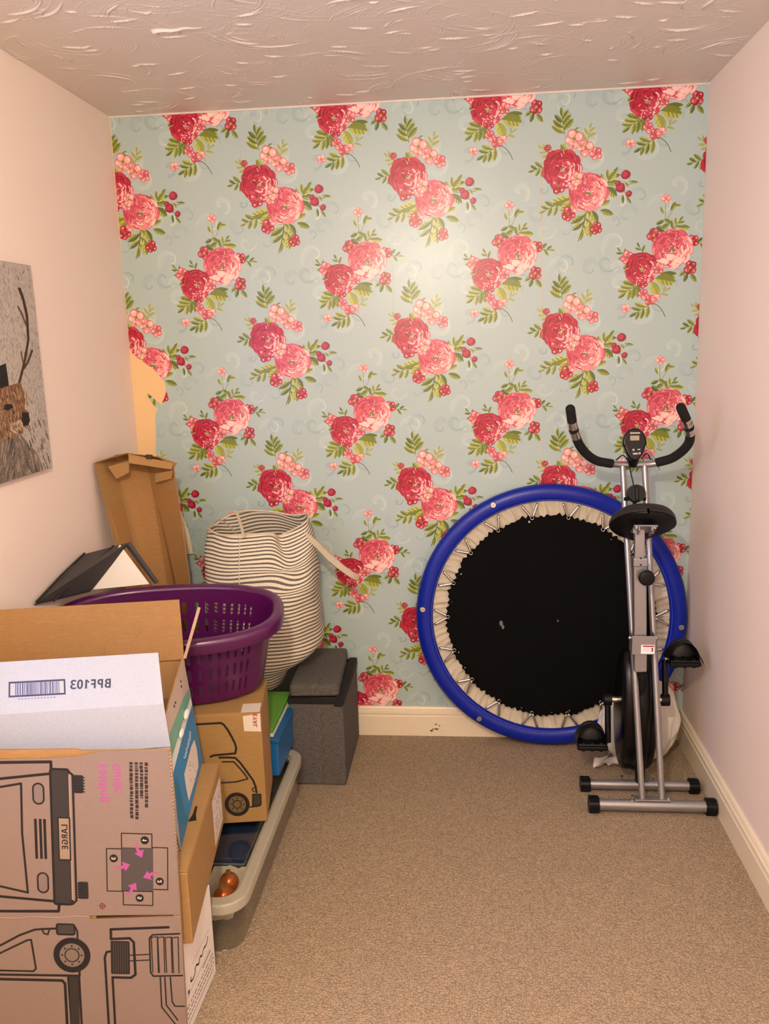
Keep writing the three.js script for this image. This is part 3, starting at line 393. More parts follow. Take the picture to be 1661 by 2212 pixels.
// striped laundry bag
const stripeTex = metres(ctex(512, 256, (c, w, h) => { c.fillStyle = '#e6dcc4'; c.fillRect(0, 0, w, h); const r = RNG(61); for (let k = 0; k < 4; k++) { c.fillStyle = '#5f584d'; c.beginPath(); c.moveTo(0, k * 64 + 10); for (let x = 0; x <= w; x += 8) c.lineTo(x, k * 64 + 10 + r() * 1.6); for (let x = w; x >= 0; x -= 8) c.lineTo(x, k * 64 + 38 + r() * 1.6); c.fill(); } speckle(c, w, h, 7000, ['#e6dcc4', '#7b7364', '#c9bfa8'], 1, 3, 62, .35); }), .2, .054);
{
  const t = thing('laundry_bag', 'tall cream and black striped cloth laundry bag standing behind the purple basket', 'laundry bag', [.52, .3305, .225]);
  const cloth = std({ map: stripeTex, roughness: .9, bumpMap: weaveBump, bumpScale: .0003, side: THREE.DoubleSide }), web = std({ color: '#dfd2b4', roughness: .9, bumpMap: weaveBump, bumpScale: .0005, side: THREE.DoubleSide });
  const rim = (a) => .602 - .018 * Math.sin(a) + .012 * Math.cos(a) + .006 * Math.sin(3 * a + 1);
  const bagAt = (a, v, k = 1) => {
    const hv = v * rim(a), lo = Math.min(1, hv / .13), ca = Math.cos(a), sa = Math.sin(a), sq = (q) => Math.sign(q) * Math.abs(q) ** .78;
    let hx = (ca > 0 ? (hv < .06 ? .065 + .025 * hv / .06 : .09 + .122 * Math.sin(Math.min(1, (hv - .06) / .1) * Math.PI / 2)) : .17 + .032 * lo) * k, hz = (.12 + .055 * Math.sin(lo * Math.PI / 2)) * k * (1 - .42 * Math.max(0, (v - .45) / .55) ** 1.4);
    if (ca > 0 && v > .72) hx *= 1 - .13 * ((v - .72) / .28) ** 1.2; if (ca < 0 && v > .8) hx *= 1 - .07 * ((v - .8) / .2);
    const pin = Math.exp(-(((a - .85) / .34) ** 2)) * Math.max(0, (v - .66) / .34) ** 1.3, sag = Math.exp(-(((a - 1.1) / .6) ** 2)) * Math.exp(-(((v - .72) / .12) ** 2));
    const wob = 1 + .018 * Math.sin(a * 3 + v * 8) + .012 * Math.sin(a * 7 - v * 13) + .01 * Math.sin(v * 31 + a * 2) - .36 * pin - .05 * sag;
    return [sq(ca) * hx * wob, hv - .03 * pin - .012 * sag * Math.sin(v * 40) + .006 * Math.sin(a * 4 + v * 9) * v, sq(sa) * hz * wob, a * .2, hv + .008 * Math.sin(a * 5 + v * 6) * v + .02 * pin];
  };
  const body = part('bag_body', surf(128, 64, (u, v) => bagAt(u * 6.28319, v), true), cloth, t);
  part('bag_base', surf(64, 6, (u, v) => { const p = bagAt(u * 6.28319, 0, v); return [p[0], .001, p[2], p[0], p[2]]; }, true), cloth, t);
  part('hem', tube(Array.from({ length: 48 }, (_, i) => bagAt(i / 48 * 6.28319, 1.0).slice(0, 3)), .0035, 140, 8, true), web, body);
  part('seam', tube(Array.from({ length: 12 }, (_, i) => { const p = bagAt(1.72, i / 11, 1.004); return p.slice(0, 3); }), .0018, 40, 6), web, body);
  const strap = (pts, w, dir) => { const c = new THREE.CatmullRomCurve3(pts.map((p) => V(p[0] - .54, p[1] - .33, p[2] - .225))); return surf(40, 2, (u, v) => { const p = c.getPoint(u), s = (v - .5) * w; return [p.x + dir[0] * s, p.y + dir[1] * s, p.z + dir[2] * s]; }); };
  part('handle', strap([[.70, .905, .26], [.75, .875, .28], [.82, .81, .30], [.885, .762, .31], [.912, .738, .28], [.885, .728, .22], [.83, .748, .16], [.77, .80, .13], [.72, .845, .13]], .03, [.35, .8, .35]), web, t);
  part('handle', strap([[.375, .90, .34], [.40, .945, .33], [.42, .96, .30], [.46, .93, .30], [.49, .905, .33]], .016, [.3, .5, .6]), web, t);
  part('handle', strap([[.43, .97, .2], [.455, .975, .22], [.49, .945, .29], [.52, .91, .36]], .018, [.6, .4, .2]), web, t);
}
// long cardboard tray standing in the corner
{
  const t = thing('cardboard_tray', 'long open cardboard tray standing upright in the left corner of the room', 'cardboard box', [.22, 0, .35]), o = [.22, 0, .35];
  const Lp = (p) => [p[0] - o[0], p[1], p[2] - o[2]], Q = (a, b, c, d, tk = .003) => quadSlab([a, b, c, d].map(Lp), tk, [[0, 0], [.1, 0], [.1, .9], [0, .9]]);
  const rl1 = [.014, 1.192, .43], rl0 = [.196, .01, .43], pl1 = [.036, 1.2, .31], pl0 = [.243, .01, .31], pr1 = [.126, 1.178, .24], pr0 = [.272, .01, .24], rr1 = [.247, 1.151, .31], rr0 = [.32, .01, .31], tm = [.11, 1.214, .37], tr = [.2, 1.196, .335], mm = [M.cardInner, M.cardInner];
  part('back_panel', Q(pl0, pr0, pr1, pl1), mm, t); part('side_wall', Q(rl0, pl0, pl1, rl1), [M.cardboard, M.cardInner], t); part('side_wall', Q(pr0, rr0, rr1, pr1), [M.cardboard, M.cardInner], t);
  const top = part('end_wall', mergeGeometries([Q(pl1, pr1, tr, tm), Q(pl1, tm, rl1, pl1.map((v, i) => v - (i === 1 ? .002 : 0))), Q(pr1, rr1, [.262, 1.168, .312], tr)].map((g) => { g.clearGroups(); return g; })), M.cardInner, t);
  part('end_flap', Q([.118, 1.184, .388], [.245, 1.15, .325], [.25, 1.172, .318], [.112, 1.214, .372]), [M.cardboard, M.cardInner], t);
  part('corner_flap', Q([.066, 1.128, .385], [.108, 1.148, .37], [.112, 1.188, .375], [.048, 1.175, .405]), [M.cardboard, M.cardInner], t);
  part('corner_flap', Q([.172, 1.1, .30], [.238, 1.116, .318], [.247, 1.146, .316], [.172, 1.13, .295]), [M.cardboard, M.cardInner], t);
  part('tape_tab', rbox(.022, .014, .012, .002).rotateZ(-.1).translate(...Lp([.178, 1.2, .352])), std({ color: '#3a2410', roughness: .7 }), top);
}
// dark grey folded box with a white end, behind the basket
{
  const t = thing('grey_folding_box', 'dark grey fabric folding box with a white end tilted against the left wall', 'storage box', [.14, .81, .68]), o = [.14, .8, .68], P = (x, y, z) => V(x - o[0], y - o[1], z - o[2]);
  const dk = std({ color: '#4a4644', roughness: .9, bumpMap: weaveBump, bumpScale: .0004 });
  const Tn = (a) => [a[0] - o[0], a[1] - o[1], a[2] - o[2]];
  const body = part('cover', quadSlab([[.014, .836, .915], [.074, .803, .672], [.186, .944, .6], [.014, .897, .573]].map(Tn), .012), [dk, dk], t);
  part('white_end', slab([[0, .003], [.186, .003], [.104, .142]], .004, .0008).rotateX(-.1).rotateY(.36).translate(...Tn([.064, .798, .664])), std({ color: '#ece6da', roughness: .7 }), t);
  part('back_panel', quadSlab([[.186, .944, .598], [.262, .802, .575], [.25, .80, .565], [.17, .935, .585]].map(Tn), .012), [dk, dk], t);
  for (const [a, b] of [[[.125, .93, .594], [.04, .825, .86]], [[.014, .9, .573], [.016, .84, .915]]]) part('piping', tube([Tn(a), Tn([(a[0] + b[0]) / 2, (a[1] + b[1]) / 2 + .004, (a[2] + b[2]) / 2]), Tn(b)], .0032, 20, 8), std({ color: '#2c2a29', roughness: .85 }), body);
}
// carton printed with a van, on the clear box
const blackInk = '#1b1510';
{
  const bw = .40, bh = .35, bd = .25, S = 1500;
  const tex = ctex(bw * S, 543, (c, w, h) => {
    c.drawImage(boardTex('#a07c46', 41).image, 0, 0, w, h);
    c.setTransform(...affine([[578, 1775], [480, 1785], [562, 1530]], [[w, h], [w - .134 * S, h], [w, h - .365 * S]])); c.strokeStyle = blackInk; c.lineJoin = 'round'; c.lineCap = 'round';
    const pl = (pts, s) => { c.lineWidth = s; c.beginPath(); c.moveTo(...pts[0]); for (const p of pts.slice(1)) c.lineTo(...p); c.stroke(); };
    pl([[300, 1580], [421, 1564], [477, 1558], [483, 1561], [491, 1571], [500, 1587], [507, 1601], [510, 1612], [508, 1624], [472, 1629], [460, 1631], [455, 1634]], 4.5);
    pl([[474, 1635], [490, 1634], [508, 1634], [519, 1645], [533, 1664], [547, 1684], [552, 1697], [554, 1710]], 4.5);
    pl([[480, 1644], [505, 1643], [514, 1653], [527, 1668], [535, 1680], [510, 1688], [483, 1691], [300, 1712]], 3.2);
    c.fillStyle = blackInk; c.beginPath(); c.arc(512, 1739, 27, 0, 7); c.fill(); c.fillStyle = '#6f5a34'; c.beginPath(); c.arc(512, 1739, 19, 0, 7); c.fill(); c.strokeStyle = blackInk; c.lineWidth = 2.2; c.beginPath(); c.arc(512, 1739, 9, 0, 7); c.stroke(); for (let i = 0; i < 8; i++) { const a = i * .785; c.fillStyle = blackInk; c.beginPath(); c.arc(512 + Math.cos(a) * 14, 1739 + Math.sin(a) * 14, 1.5, 0, 7); c.fill(); }
    pl([[540, 1744], [549, 1743]], 3); c.fillStyle = '#3a3122'; c.fillRect(546, 1715, 17, 27); pl([[546, 1715], [563, 1714], [564, 1737], [556, 1742], [546, 1742], [546, 1715]], 3); c.lineWidth = 2.4; c.beginPath(); c.arc(549, 1704, 4, 1.5, 5.5); c.stroke();
    c.fillStyle = '#dccfbd'; c.beginPath(); c.moveTo(524, 1541); c.lineTo(563, 1533); c.lineTo(564, 1573); c.lineTo(527, 1574); c.fill();
    c.save(); c.translate(545, 1534); c.transform(0, 1, 1, 0, 0, 0); c.fillStyle = '#9c2c22'; c.font = 'bold 13px sans-serif'; c.fillText('EYAL', 0, 10); c.restore();
  }); metres(tex, bw, bh, -bw, 0);
  const t = thing('van_carton', 'brown cardboard box printed with a van under the purple basket', 'cardboard box', [.671, .163, .925], rad(9)); 
  part('box_body', slab([[-bw, 0], [0, 0], [0, bh], [-bw, bh]], bd, .002).translate(0, 0, -bd), [std({ map: tex, roughness: .85 }), M.cardboard], t);
  part('top_flap', rbox(bw - .006, .004, bd / 2 - .003, .001, -bw / 2, bh + .002, -bd / 4), M.cardboard, t); part('top_flap', rbox(bw - .006, .004, bd / 2 - .003, .001, -bw / 2, bh + .002, -bd * .75), M.cardboard, t);
  part('tape_end', rbox(.055, .001, .06, .0004, -.03, bh + .0045, -.03), std({ color: '#dccfbd', roughness: .5 }), t);
}
// purple laundry basket with slotted sides
{
  const t = thing('laundry_basket', 'purple slotted plastic laundry basket resting on the van carton', 'laundry basket', [.353, .543, .765], rad(10)); t.rotation.order = 'YXZ'; t.rotation.x = rad(6.5);
  const pm = phy({ color: '#4c0747', roughness: .32, clearcoat: .35, clearcoatRoughness: .25, side: THREE.DoubleSide });
  const hy = .225, oval = (a, v, off = 0) => { const A = .285 + .045 * v + off, B = .158 + .04 * v + off, ca = Math.cos(a), sa = Math.sin(a), e = .8; return [Math.sign(ca) * Math.abs(ca) ** e * A, Math.sign(sa) * Math.abs(sa) ** e * B]; };
  const NU = 520, NV = 60, per = 8;
  const slot = (i, j) => { const a = (i + .5) / NU * 360, side = (a > 38 && a < 142) || (a > 218 && a < 322); if (!side) return false; const c = i % per; if (c > 2) return false; const edge = c !== 1; for (const [r0, r1] of [[6, 18], [22, 34], [38, 49]]) if (j >= r0 + (edge ? 1 : 0) && j < r1 - (edge ? 1 : 0)) return true; return false; };
  for (const [off, nm] of [[0, 'outer_wall'], [-.0028, 'inner_wall']]) part(nm, surf(NU, NV, (u, v) => { const [x, z] = oval(u * 6.28319, v, off); return [x, v * hy, z]; }, true, (i, j) => !slot(i, j)), pm, t);
  { // the sides of the slots, joining both skins
    const pos = []; const P = (i, j, off) => { const [x, z] = oval(i / NU * 6.28319, j / NV, off); return [x, j / NV * hy, z]; };
    for (let j = 0; j < NV; j++) for (let i = 0; i < NU; i++) { if (slot(i, j)) continue; for (const [di, dj, a, b] of [[1, 0, [i + 1, j], [i + 1, j + 1]], [-1, 0, [i, j], [i, j + 1]], [0, 1, [i, j + 1], [i + 1, j + 1]], [0, -1, [i, j], [i + 1, j]]]) { const ni = (i + di + NU) % NU, nj = j + dj; if (nj < 0 || nj >= NV || !slot(ni, nj)) continue; const q = [P(...a, 0), P(...b, 0), P(...b, -.0028), P(...a, -.0028)]; pos.push(...q[0], ...q[1], ...q[2], ...q[0], ...q[2], ...q[3]); } }
    const g = new THREE.BufferGeometry(); g.setAttribute('position', new THREE.Float32BufferAttribute(pos, 3)); g.setAttribute('uv', new THREE.Float32BufferAttribute(new Float32Array(pos.length / 3 * 2), 2)); g.computeVertexNormals(); part('slot_edges', g, pm, t);
  }
  part('base', surf(96, 4, (u, v) => { const [x, z] = oval(u * 6.28319, 0); return [x * v, .0015, z * v]; }, true), pm, t);
  const lip = [[-.004, -.002], [-.003, .006], [.004, .011], [.018, .012], [.027, .007], [.03, -.004], [.029, -.03], [.026, -.032], [.0255, -.006], [.02, .001], [.006, .001], [0, -.006]];
  part('rim', surf(200, lip.length - 1, (u, v, i, j) => { const q = lip[j], [x, z] = oval(u * 6.28319, 1, q[0]); return [x, hy + q[1], z]; }, true), pm, t);
}
// carton standing on the white box
{
  const t = thing('plain_carton', 'plain brown cardboard box lying on top of the white printed box', 'cardboard box', [.655, .2535, 1.572], rad(7.8));
  const w = .40, h = .178, d = .495;
  part('box_body', uvBox(rbox(w, h, d, .003, -w / 2, h / 2, -d / 2)), M.cardboard, t);
  for (const s of [0, 1]) part('top_flap', uvBox(rbox(w / 2 - .002, .005, d - .004, .0015, -w / 4 - s * w / 2, h + .0026, -d / 2)), M.cardboard, t);
  part('torn_hole_shade', slab([[0, 0], [.02, .004], [.014, .03], [.011, .07], [.006, .068], [.006, .03]], .0008, 0).rotateX(-Math.PI / 2).translate(-.034, h + .0052, -.2), std({ color: '#1d0f05', roughness: 1 }), t);  // dark sheet coloured as the shade inside a tear; no opening is cut
  const lab = ctex(256, 192, (c, W_, H_) => { c.fillStyle = '#e4d9d2'; c.fillRect(0, 0, W_, H_); const r = RNG(15); for (let i = 0; i < 40; i++) { c.fillStyle = r() < .3 ? '#77647c' : '#4c4444'; c.fillRect(16 + r() * 200, 14 + Math.floor(r() * 9) * 18, 8 + r() * 30, 5); } });
  part('address_label', quadSlab([[.0006, .022, -.345], [.0006, .022, -.475], [.0006, .148, -.475], [.0006, .148, -.345]], .0005), [std({ map: lab, roughness: .5 }), M.white], t);
}
{ // white printed box under it
  const t = thing('white_carton', 'white cardboard box printed with black writing on the floor beside the clear box', 'cardboard box', [.622, 0, 1.575], -rad(1.5)), w = .38, h = .25, d = .22;
  part('box_body', uvBox(rbox(w, h, d, .003, -w / 2, h / 2, -d / 2)), std({ color: '#e9e2dc', roughness: .75 }), t);
  const tex = ctex(512, 640, (c, W_, H_) => { c.fillStyle = '#e9e2dc'; c.fillRect(0, 0, W_, H_); const r = RNG(26); c.fillStyle = '#2a2422'; c.strokeStyle = '#2a2422'; c.lineCap = 'round';
    for (let k = 0; k < 3; k++) for (let i = 0; i < 16; i++) c.fillRect(30 + i * 29 + r() * 6, 470 + k * 34, 14 + r() * 12, 9); c.fillRect(300, 420, 150, 9); c.fillRect(40, 580, 430, 6);
    for (let i = 0; i < 20; i++) c.fillRect(40 + i * 20, 400, 9 + r() * 6, 5); for (let i = 0; i < 16; i++) c.fillRect(160 + i * 18, 262, 10, 5);
    c.lineWidth = 13; c.beginPath(); c.moveTo(120, 330); c.bezierCurveTo(90, 370, 200, 380, 190, 330); c.bezierCurveTo(230, 300, 240, 380, 270, 330); c.bezierCurveTo(290, 300, 300, 370, 330, 325); c.bezierCurveTo(360, 300, 380, 360, 420, 300); c.stroke(); c.beginPath(); c.moveTo(60, 372); c.lineTo(96, 384); c.lineTo(70, 414); c.fill(); });
  part('side_print', quadSlab([[.0005, .004, -.004], [.0005, .004, -d + .004], [.0005, h - .004, -d + .004], [.0005, h - .004, -.004]], .0004), [std({ map: tex, roughness: .7 }), M.white], t);
}
// open carton with raised flaps, blue and green print on its side
{
  const t = thing('open_carton', 'open carton with raised flaps and blue printed side, behind the flattened moving box', 'cardboard box', [.617, .4375, 1.50], rad(10.7)), w = .52, d = .44;
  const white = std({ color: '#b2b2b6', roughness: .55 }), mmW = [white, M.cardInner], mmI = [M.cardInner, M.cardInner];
  const side = ctex(700, 520, (c, W_, H_) => {
    c.fillStyle = '#cbb8a8'; c.fillRect(0, 0, W_, H_); c.setTransform(...affine([[437, 1640], [395, 1420], [398, 1808]], [[W_, H_], [W_, 0], [.155 * W_, H_]]));
    const poly = (f, ...p) => { c.fillStyle = f; c.beginPath(); p.forEach((q) => c.lineTo(...q)); c.fill(); };
    poly('#6fae96', [406, 1488], [411, 1510], [350, 1760], [330, 1780], [330, 1725], [395, 1520]);
    poly('#e4ece6', [410, 1506], [414, 1520], [352, 1790], [340, 1800], [344, 1765], [397, 1565]);
    poly('#1a86bd', [414, 1520], [445, 1640], [398, 1830], [330, 1850], [352, 1790]);
    poly('#12759f', [380, 1690], [384, 1690], [404, 1800], [396, 1820], [330, 1850]);
    poly('#e8e0d6', [418, 1602], [424, 1625], [427, 1660], [420, 1690], [412, 1720], [406, 1742], [401, 1718], [397, 1688], [404, 1655], [411, 1622]);
    c.fillStyle = '#d9ecf6'; const r = RNG(19); for (let i = 0; i < 16; i++) c.fillRect(409 - i * .8 + (r() - .5) * 3, 1588 + i * 4.2, 3, 3.2); c.fillStyle = '#241d1c'; for (const [x, y] of [[389, 1478], [390, 1490], [379, 1528], [377, 1536]]) c.fillRect(x, y, 2.2, 6); c.fillStyle = '#a79a90'; for (let i = 0; i < 12; i++) c.fillRect(405 + r() * 14, 1650 + r() * 50, 4, 1.5);
  });
  part('side_panel', quadSlab([[0, 0, 0], [0, 0, -d], [-.03, .307, -d + .006], [-.035, .262, 0]], .004), [std({ map: side, roughness: .45 }), M.cardInner], t);
  part('side_panel', quadSlab([[-w, 0, -d], [-w, 0, 0], [-w, .262, 0], [-w, .29, -d]], .004), mmW, t);
  part('front_panel', quadSlab([[-w, 0, 0], [0, 0, 0], [-.004, .262, 0], [-w, .262, 0]], .004), mmW, t);
  part('rear_panel', quadSlab([[0, 0, -d], [-w, 0, -d], [-w, .29, -d], [-.03, .29, -d]], .004), mmI, t);
  part('base', rbox(w - .01, .006, d - .01, .001, -w / 2, .004, -d / 2), M.cardInner, t);
  const S = 1400, fw = w, seg1 = .094, seg2 = .123;
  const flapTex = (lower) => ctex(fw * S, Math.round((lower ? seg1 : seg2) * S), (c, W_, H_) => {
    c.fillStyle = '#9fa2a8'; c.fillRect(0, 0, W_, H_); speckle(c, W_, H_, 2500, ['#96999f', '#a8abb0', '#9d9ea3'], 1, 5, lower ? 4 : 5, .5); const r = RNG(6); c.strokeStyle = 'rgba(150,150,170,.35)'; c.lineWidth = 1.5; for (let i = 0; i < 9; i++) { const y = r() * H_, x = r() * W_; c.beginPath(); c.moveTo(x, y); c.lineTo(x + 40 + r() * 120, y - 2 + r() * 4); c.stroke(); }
    if (lower) return;
    c.setTransform(...affine([[343, 1410], [355, 1520], [0, 1548]], [[W_, 0], [W_, H_], [W_ - .355 * S, H_]]));
    c.save(); c.translate(10, 1474); c.transform(1, -.07, .1, 1, 0, 5); c.strokeStyle = '#1d1f3d'; c.lineWidth = 3.4; c.strokeRect(3, 3, 121, 29); c.fillStyle = '#3a3d63'; let x = 16; while (x < 112) { const bw2 = 1 + r() * 2.6; c.fillRect(x, 5, bw2, 25); x += bw2 + 1 + r() * 2; } c.fillStyle = '#6c6e8e'; for (let i = 0; i < 12; i++) c.fillRect(22 + i * 7, 37, 4, 2.5); c.restore();
    c.save(); c.translate(240, 1467); c.transform(-1, .055, .0, 1, 0, 0); c.fillStyle = '#1b1d33'; c.font = 'bold 27px sans-serif'; c.fillText('BPF103', 0, 21, 93); c.restore();
  });
  const h1 = [.262, .004], h2 = [.354, -.020], h3 = [.444, -.106], xr = [-.002, -.014, -.033];
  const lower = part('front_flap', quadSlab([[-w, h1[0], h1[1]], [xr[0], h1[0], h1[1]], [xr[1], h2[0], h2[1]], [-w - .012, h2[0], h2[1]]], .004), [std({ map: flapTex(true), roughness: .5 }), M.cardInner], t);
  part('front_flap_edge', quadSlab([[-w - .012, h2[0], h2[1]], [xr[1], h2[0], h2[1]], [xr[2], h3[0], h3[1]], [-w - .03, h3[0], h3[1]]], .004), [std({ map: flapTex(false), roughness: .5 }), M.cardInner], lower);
  const rear = part('rear_flap', quadSlab([[-w, .285, -d + .002], [-.028, .285, -d + .002], [-.03, .468, -d + .0], [-w + .01, .468, -d + .004]], .004, [[0, 0], [.47, 0], [.47, .19], [0, .19]]), mmI, t);
  part('inner_flap', slab([[-.24, .3], [-.028, .3], [-.028, .386], [-.13, .394], [-.152, .367], [-.215, .371], [-.236, .352]], .0035, .0006).translate(0, 0, -d + .004), [M.cardInner, M.cardInner], rear);
  for (const [y, z, k] of [[.196, -.31, 1], [.189, -.215, .85]]) part('torn_paper', new THREE.IcosahedronGeometry(.013 * k, 2).scale(.55, .8, 2).translate(-.014, y, z), std({ color: '#e9e6de', roughness: .8 }), t);
  part('side_flap', quadSlab([[-.03, .306, -.43], [.02, .45, -.424], [.0077, .424, -.51], [-.0423, .28, -.516]], .008), [M.cardPale, M.cardPale], t);
}
// flattened moving box, standing on edge at the front of the pile
{
  const w = .615, h = .746, S = 1500, W_ = Math.round(w * S), H_ = Math.round(h * S);
  const tex = ctex(W_, H_, (c) => {
    c.fillStyle = '#87746a'; c.fillRect(0, 0, W_, H_); speckle(c, W_, H_, 16000, ['#7a675c', '#948176', '#8c7768', '#806e68'], 1, 4, 52, .4); c.setTransform(...affine([[386, 1970], [0, 1985], [366, 1615]], [[W_, H_ - .355 * S], [W_ - .393 * S, H_ - .355 * S], [W_, 0]]));
    const ink = '#17110f', pl = (pts, s, col = ink, close) => { c.strokeStyle = col; c.lineWidth = s; c.lineJoin = 'round'; c.lineCap = 'round'; c.beginPath(); c.moveTo(...pts[0]); for (const p of pts.slice(1)) c.lineTo(...p); if (close) c.closePath(); c.stroke(); };
    const rr = (x, y, ww, hh, r) => { c.beginPath(); c.moveTo(x + r, y); c.arcTo(x + ww, y, x + ww, y + hh, r); c.arcTo(x + ww, y + hh, x, y + hh, r); c.arcTo(x, y + hh, x, y, r); c.arcTo(x, y, x + ww, y, r); c.closePath(); };
    // upper panel: the front of a van, on its side
    pl([[-180, 1664], [0, 1653], [119, 1648], [119, 1665]], 6); pl([[-180, 1700], [0, 1688], [114, 1673]], 5.5); pl([[-120, 1718], [0, 1706], [56, 1695], [54, 1800], [61, 1930], [0, 1917], [-120, 1925]], 4.5);
    pl([[-180, 1960], [0, 1940], [118, 1948]], 5.5); pl([[-180, 1985], [0, 1973], [125, 1970], [127, 1955]], 6);
    c.fillStyle = '#34302f'; rr(117, 1663, 38, 291, 5); c.fill(); c.strokeStyle = ink; c.lineWidth = 5; c.stroke(); c.fillStyle = ink; for (let y = 1668; y < 1950; y += 5) { c.globalAlpha = .35; c.fillRect(118, y, 36, 1.6); c.globalAlpha = 1; }
    c.fillStyle = '#9a8678'; c.fillRect(154, 1672, 4, 272); pl([[155, 1668], [163, 1674], [164, 1945], [156, 1953]], 4.5);
    c.fillStyle = '#94806f'; c.fillRect(130, 1765, 24, 91); c.strokeStyle = ink; c.lineWidth = 3; c.strokeRect(130, 1765, 24, 91);
    c.save(); c.transform(0, 1, 1, 0, 133, 1778); c.fillStyle = ink; c.font = 'bold 18px sans-serif'; c.fillText('LARGE', 0, 16, 66); c.restore();
    c.fillStyle = '#221f20'; rr(163, 1674, 22, 38, 4); c.fill(); rr(168, 1903, 22, 38, 4); c.fill(); c.fillStyle = ink; for (const y0 of [1678, 1907]) for (let k = 0; k < 6; k++) c.fillRect(164, y0 + k * 6, 24, 2);
    for (const [x, y] of [[80, 1694], [83, 1886]]) { c.fillStyle = '#7b6c66'; rr(x, y, 22, 43, 11); c.fill(); c.strokeStyle = ink; c.lineWidth = 3.4; c.stroke(); }
    c.fillStyle = ink; for (const x of [80, 90, 99]) c.fillRect(x, 1769, 5.5, 86);
    // folding guide
    const mir = (x, y, s, txt, col, wt, mw) => { c.save(); c.transform(0, 1, 1, 0, x, y); c.fillStyle = col; c.font = `${wt} ${s}px sans-serif`; c.fillText(txt, 0, s * .8, mw); c.restore(); };
    mir(214, 1648, 25, 'Folding', '#a84f8e', 'bold', 82); mir(243, 1648, 25, 'Guide', '#a84f8e', 'bold', 62);
    const r = RNG(14); for (const [x, L] of [[281, 118], [292, 118], [302, 76], [312, 90]]) { let y = 1644; c.fillStyle = '#2b211e'; while (y < 1644 + L) { const l = 2 + r() * 7; c.fillRect(x + (r() - .5), y, 6.5, l); y += l + 1 + r() * 1.6; } }
    c.strokeStyle = ink; c.lineWidth = 2.2; c.strokeRect(262, 1795, 64, 32); c.strokeRect(230, 1829, 32, 93); c.strokeRect(327, 1824, 32, 92); c.strokeRect(264, 1921, 63, 31); c.fillStyle = '#4a4342'; c.fillRect(262, 1827, 66, 93);
    for (const [x, y, n, a] of [[311, 1809, '1', 0], [245, 1850, '3', 0], [342, 1898, '2', 0], [299, 1936, '5', 0]]) { c.fillStyle = ink; c.beginPath(); c.arc(x, y, 8.6, 0, 7); c.fill(); c.save(); c.transform(0, 1, 1, 0, x, y); c.fillStyle = '#e3d4c8'; c.font = 'bold 12px sans-serif'; c.textAlign = 'center'; c.fillText(n, 0, 4); c.restore(); }
    const arrow = (x, y, a) => { c.save(); c.translate(x, y); c.rotate(a); c.fillStyle = '#a84f8e'; c.beginPath(); c.moveTo(-26, -10); c.quadraticCurveTo(-16, 4, -2, 2); c.lineTo(-2, 9); c.lineTo(13, -1); c.lineTo(-2, -13); c.lineTo(-2, -5); c.quadraticCurveTo(-16, -2, -26, -10); c.fill(); c.restore(); };
    arrow(298, 1836, 1.1); arrow(268, 1868, -.35); arrow(318, 1884, 2.7); arrow(286, 1914, -1.05);
    c.strokeStyle = '#6b2f3a'; c.lineWidth = 2; c.beginPath(); c.arc(219, 1956, 5.5, 0, 7); c.moveTo(212, 1956); c.lineTo(226, 1956); c.moveTo(219, 1949); c.lineTo(219, 1963); c.stroke();
    // lower panel: the side of the van
    pl([[-60, 2080], [0, 2049], [40, 2026], [72, 2013], [88, 2011], [120, 2009]], 4.5); pl([[88, 2011], [92, 2021], [100, 2023], [105, 2010]], 3.5); c.fillStyle = '#3d3635'; rr(120, 1999, 38, 23, 4); c.fill(); c.strokeStyle = ink; c.lineWidth = 4; c.stroke(); pl([[158, 2002], [164, 2014], [164, 2040]], 4);
    pl([[-60, 2102], [0, 2066], [56, 2037], [64, 2036], [72, 2102], [66, 2108], [-60, 2108]], 4); pl([[-60, 2118], [166, 2116], [167, 2088]], 5); pl([[-60, 2128], [128, 2128], [134, 2135], [136, 2230]], 6); pl([[142, 2120], [146, 2230]], 6); c.fillStyle = '#2e2826'; c.fillRect(144, 2118, 20, 112); pl([[165, 2118], [168, 2230]], 5);
    c.fillStyle = ink; c.beginPath(); c.arc(151, 2069, 40, 0, 7); c.fill(); c.fillStyle = '#76675d'; c.beginPath(); c.arc(151, 2069, 27, 0, 7); c.fill(); c.strokeStyle = ink; c.lineWidth = 2.4; c.beginPath(); c.arc(151, 2069, 15, 0, 7); c.stroke(); for (let i = 0; i < 8; i++) { c.fillStyle = ink; c.beginPath(); c.arc(151 + Math.cos(i * .785) * 21, 2069 + Math.sin(i * .785) * 21, 2, 0, 7); c.fill(); }
    pl([[360, 2000], [236, 2008], [236, 2030], [276, 2027], [285, 2036], [288, 2110], [278, 2118], [238, 2118]], 5.5); c.fillStyle = '#1d1918'; rr(235, 2034, 41, 76, 3); c.fill(); c.strokeStyle = '#4a403c'; c.lineWidth = 1.6; for (let x = 241; x < 274; x += 5) { c.beginPath(); c.moveTo(x, 2038); c.lineTo(x, 2106); c.stroke(); }
    pl([[235, 2058], [226, 2060], [222, 2072], [228, 2235]], 5); pl([[238, 2118], [242, 2235]], 5); pl([[276, 2066], [318, 2063]], 2.6); pl([[276, 2079], [318, 2076]], 2.6);
    pl([[384, 2014], [326, 2018], [319, 2026], [321, 2104], [327, 2113], [390, 2110]], 3.4); for (const x of [326, 340, 356, 371]) { pl([[x, 2104], [x - 3, 2024], [x + 10, 2022], [x + 12, 2104]], 2.2); } pl([[342, 2115], [345, 2185], [375, 2225]], 3); pl([[352, 2115], [355, 2180], [380, 2215]], 3); pl([[364, 2115], [368, 2172], [374, 2182], [395, 2182]], 3);
  }); metres(tex, w, h, -w, 0);
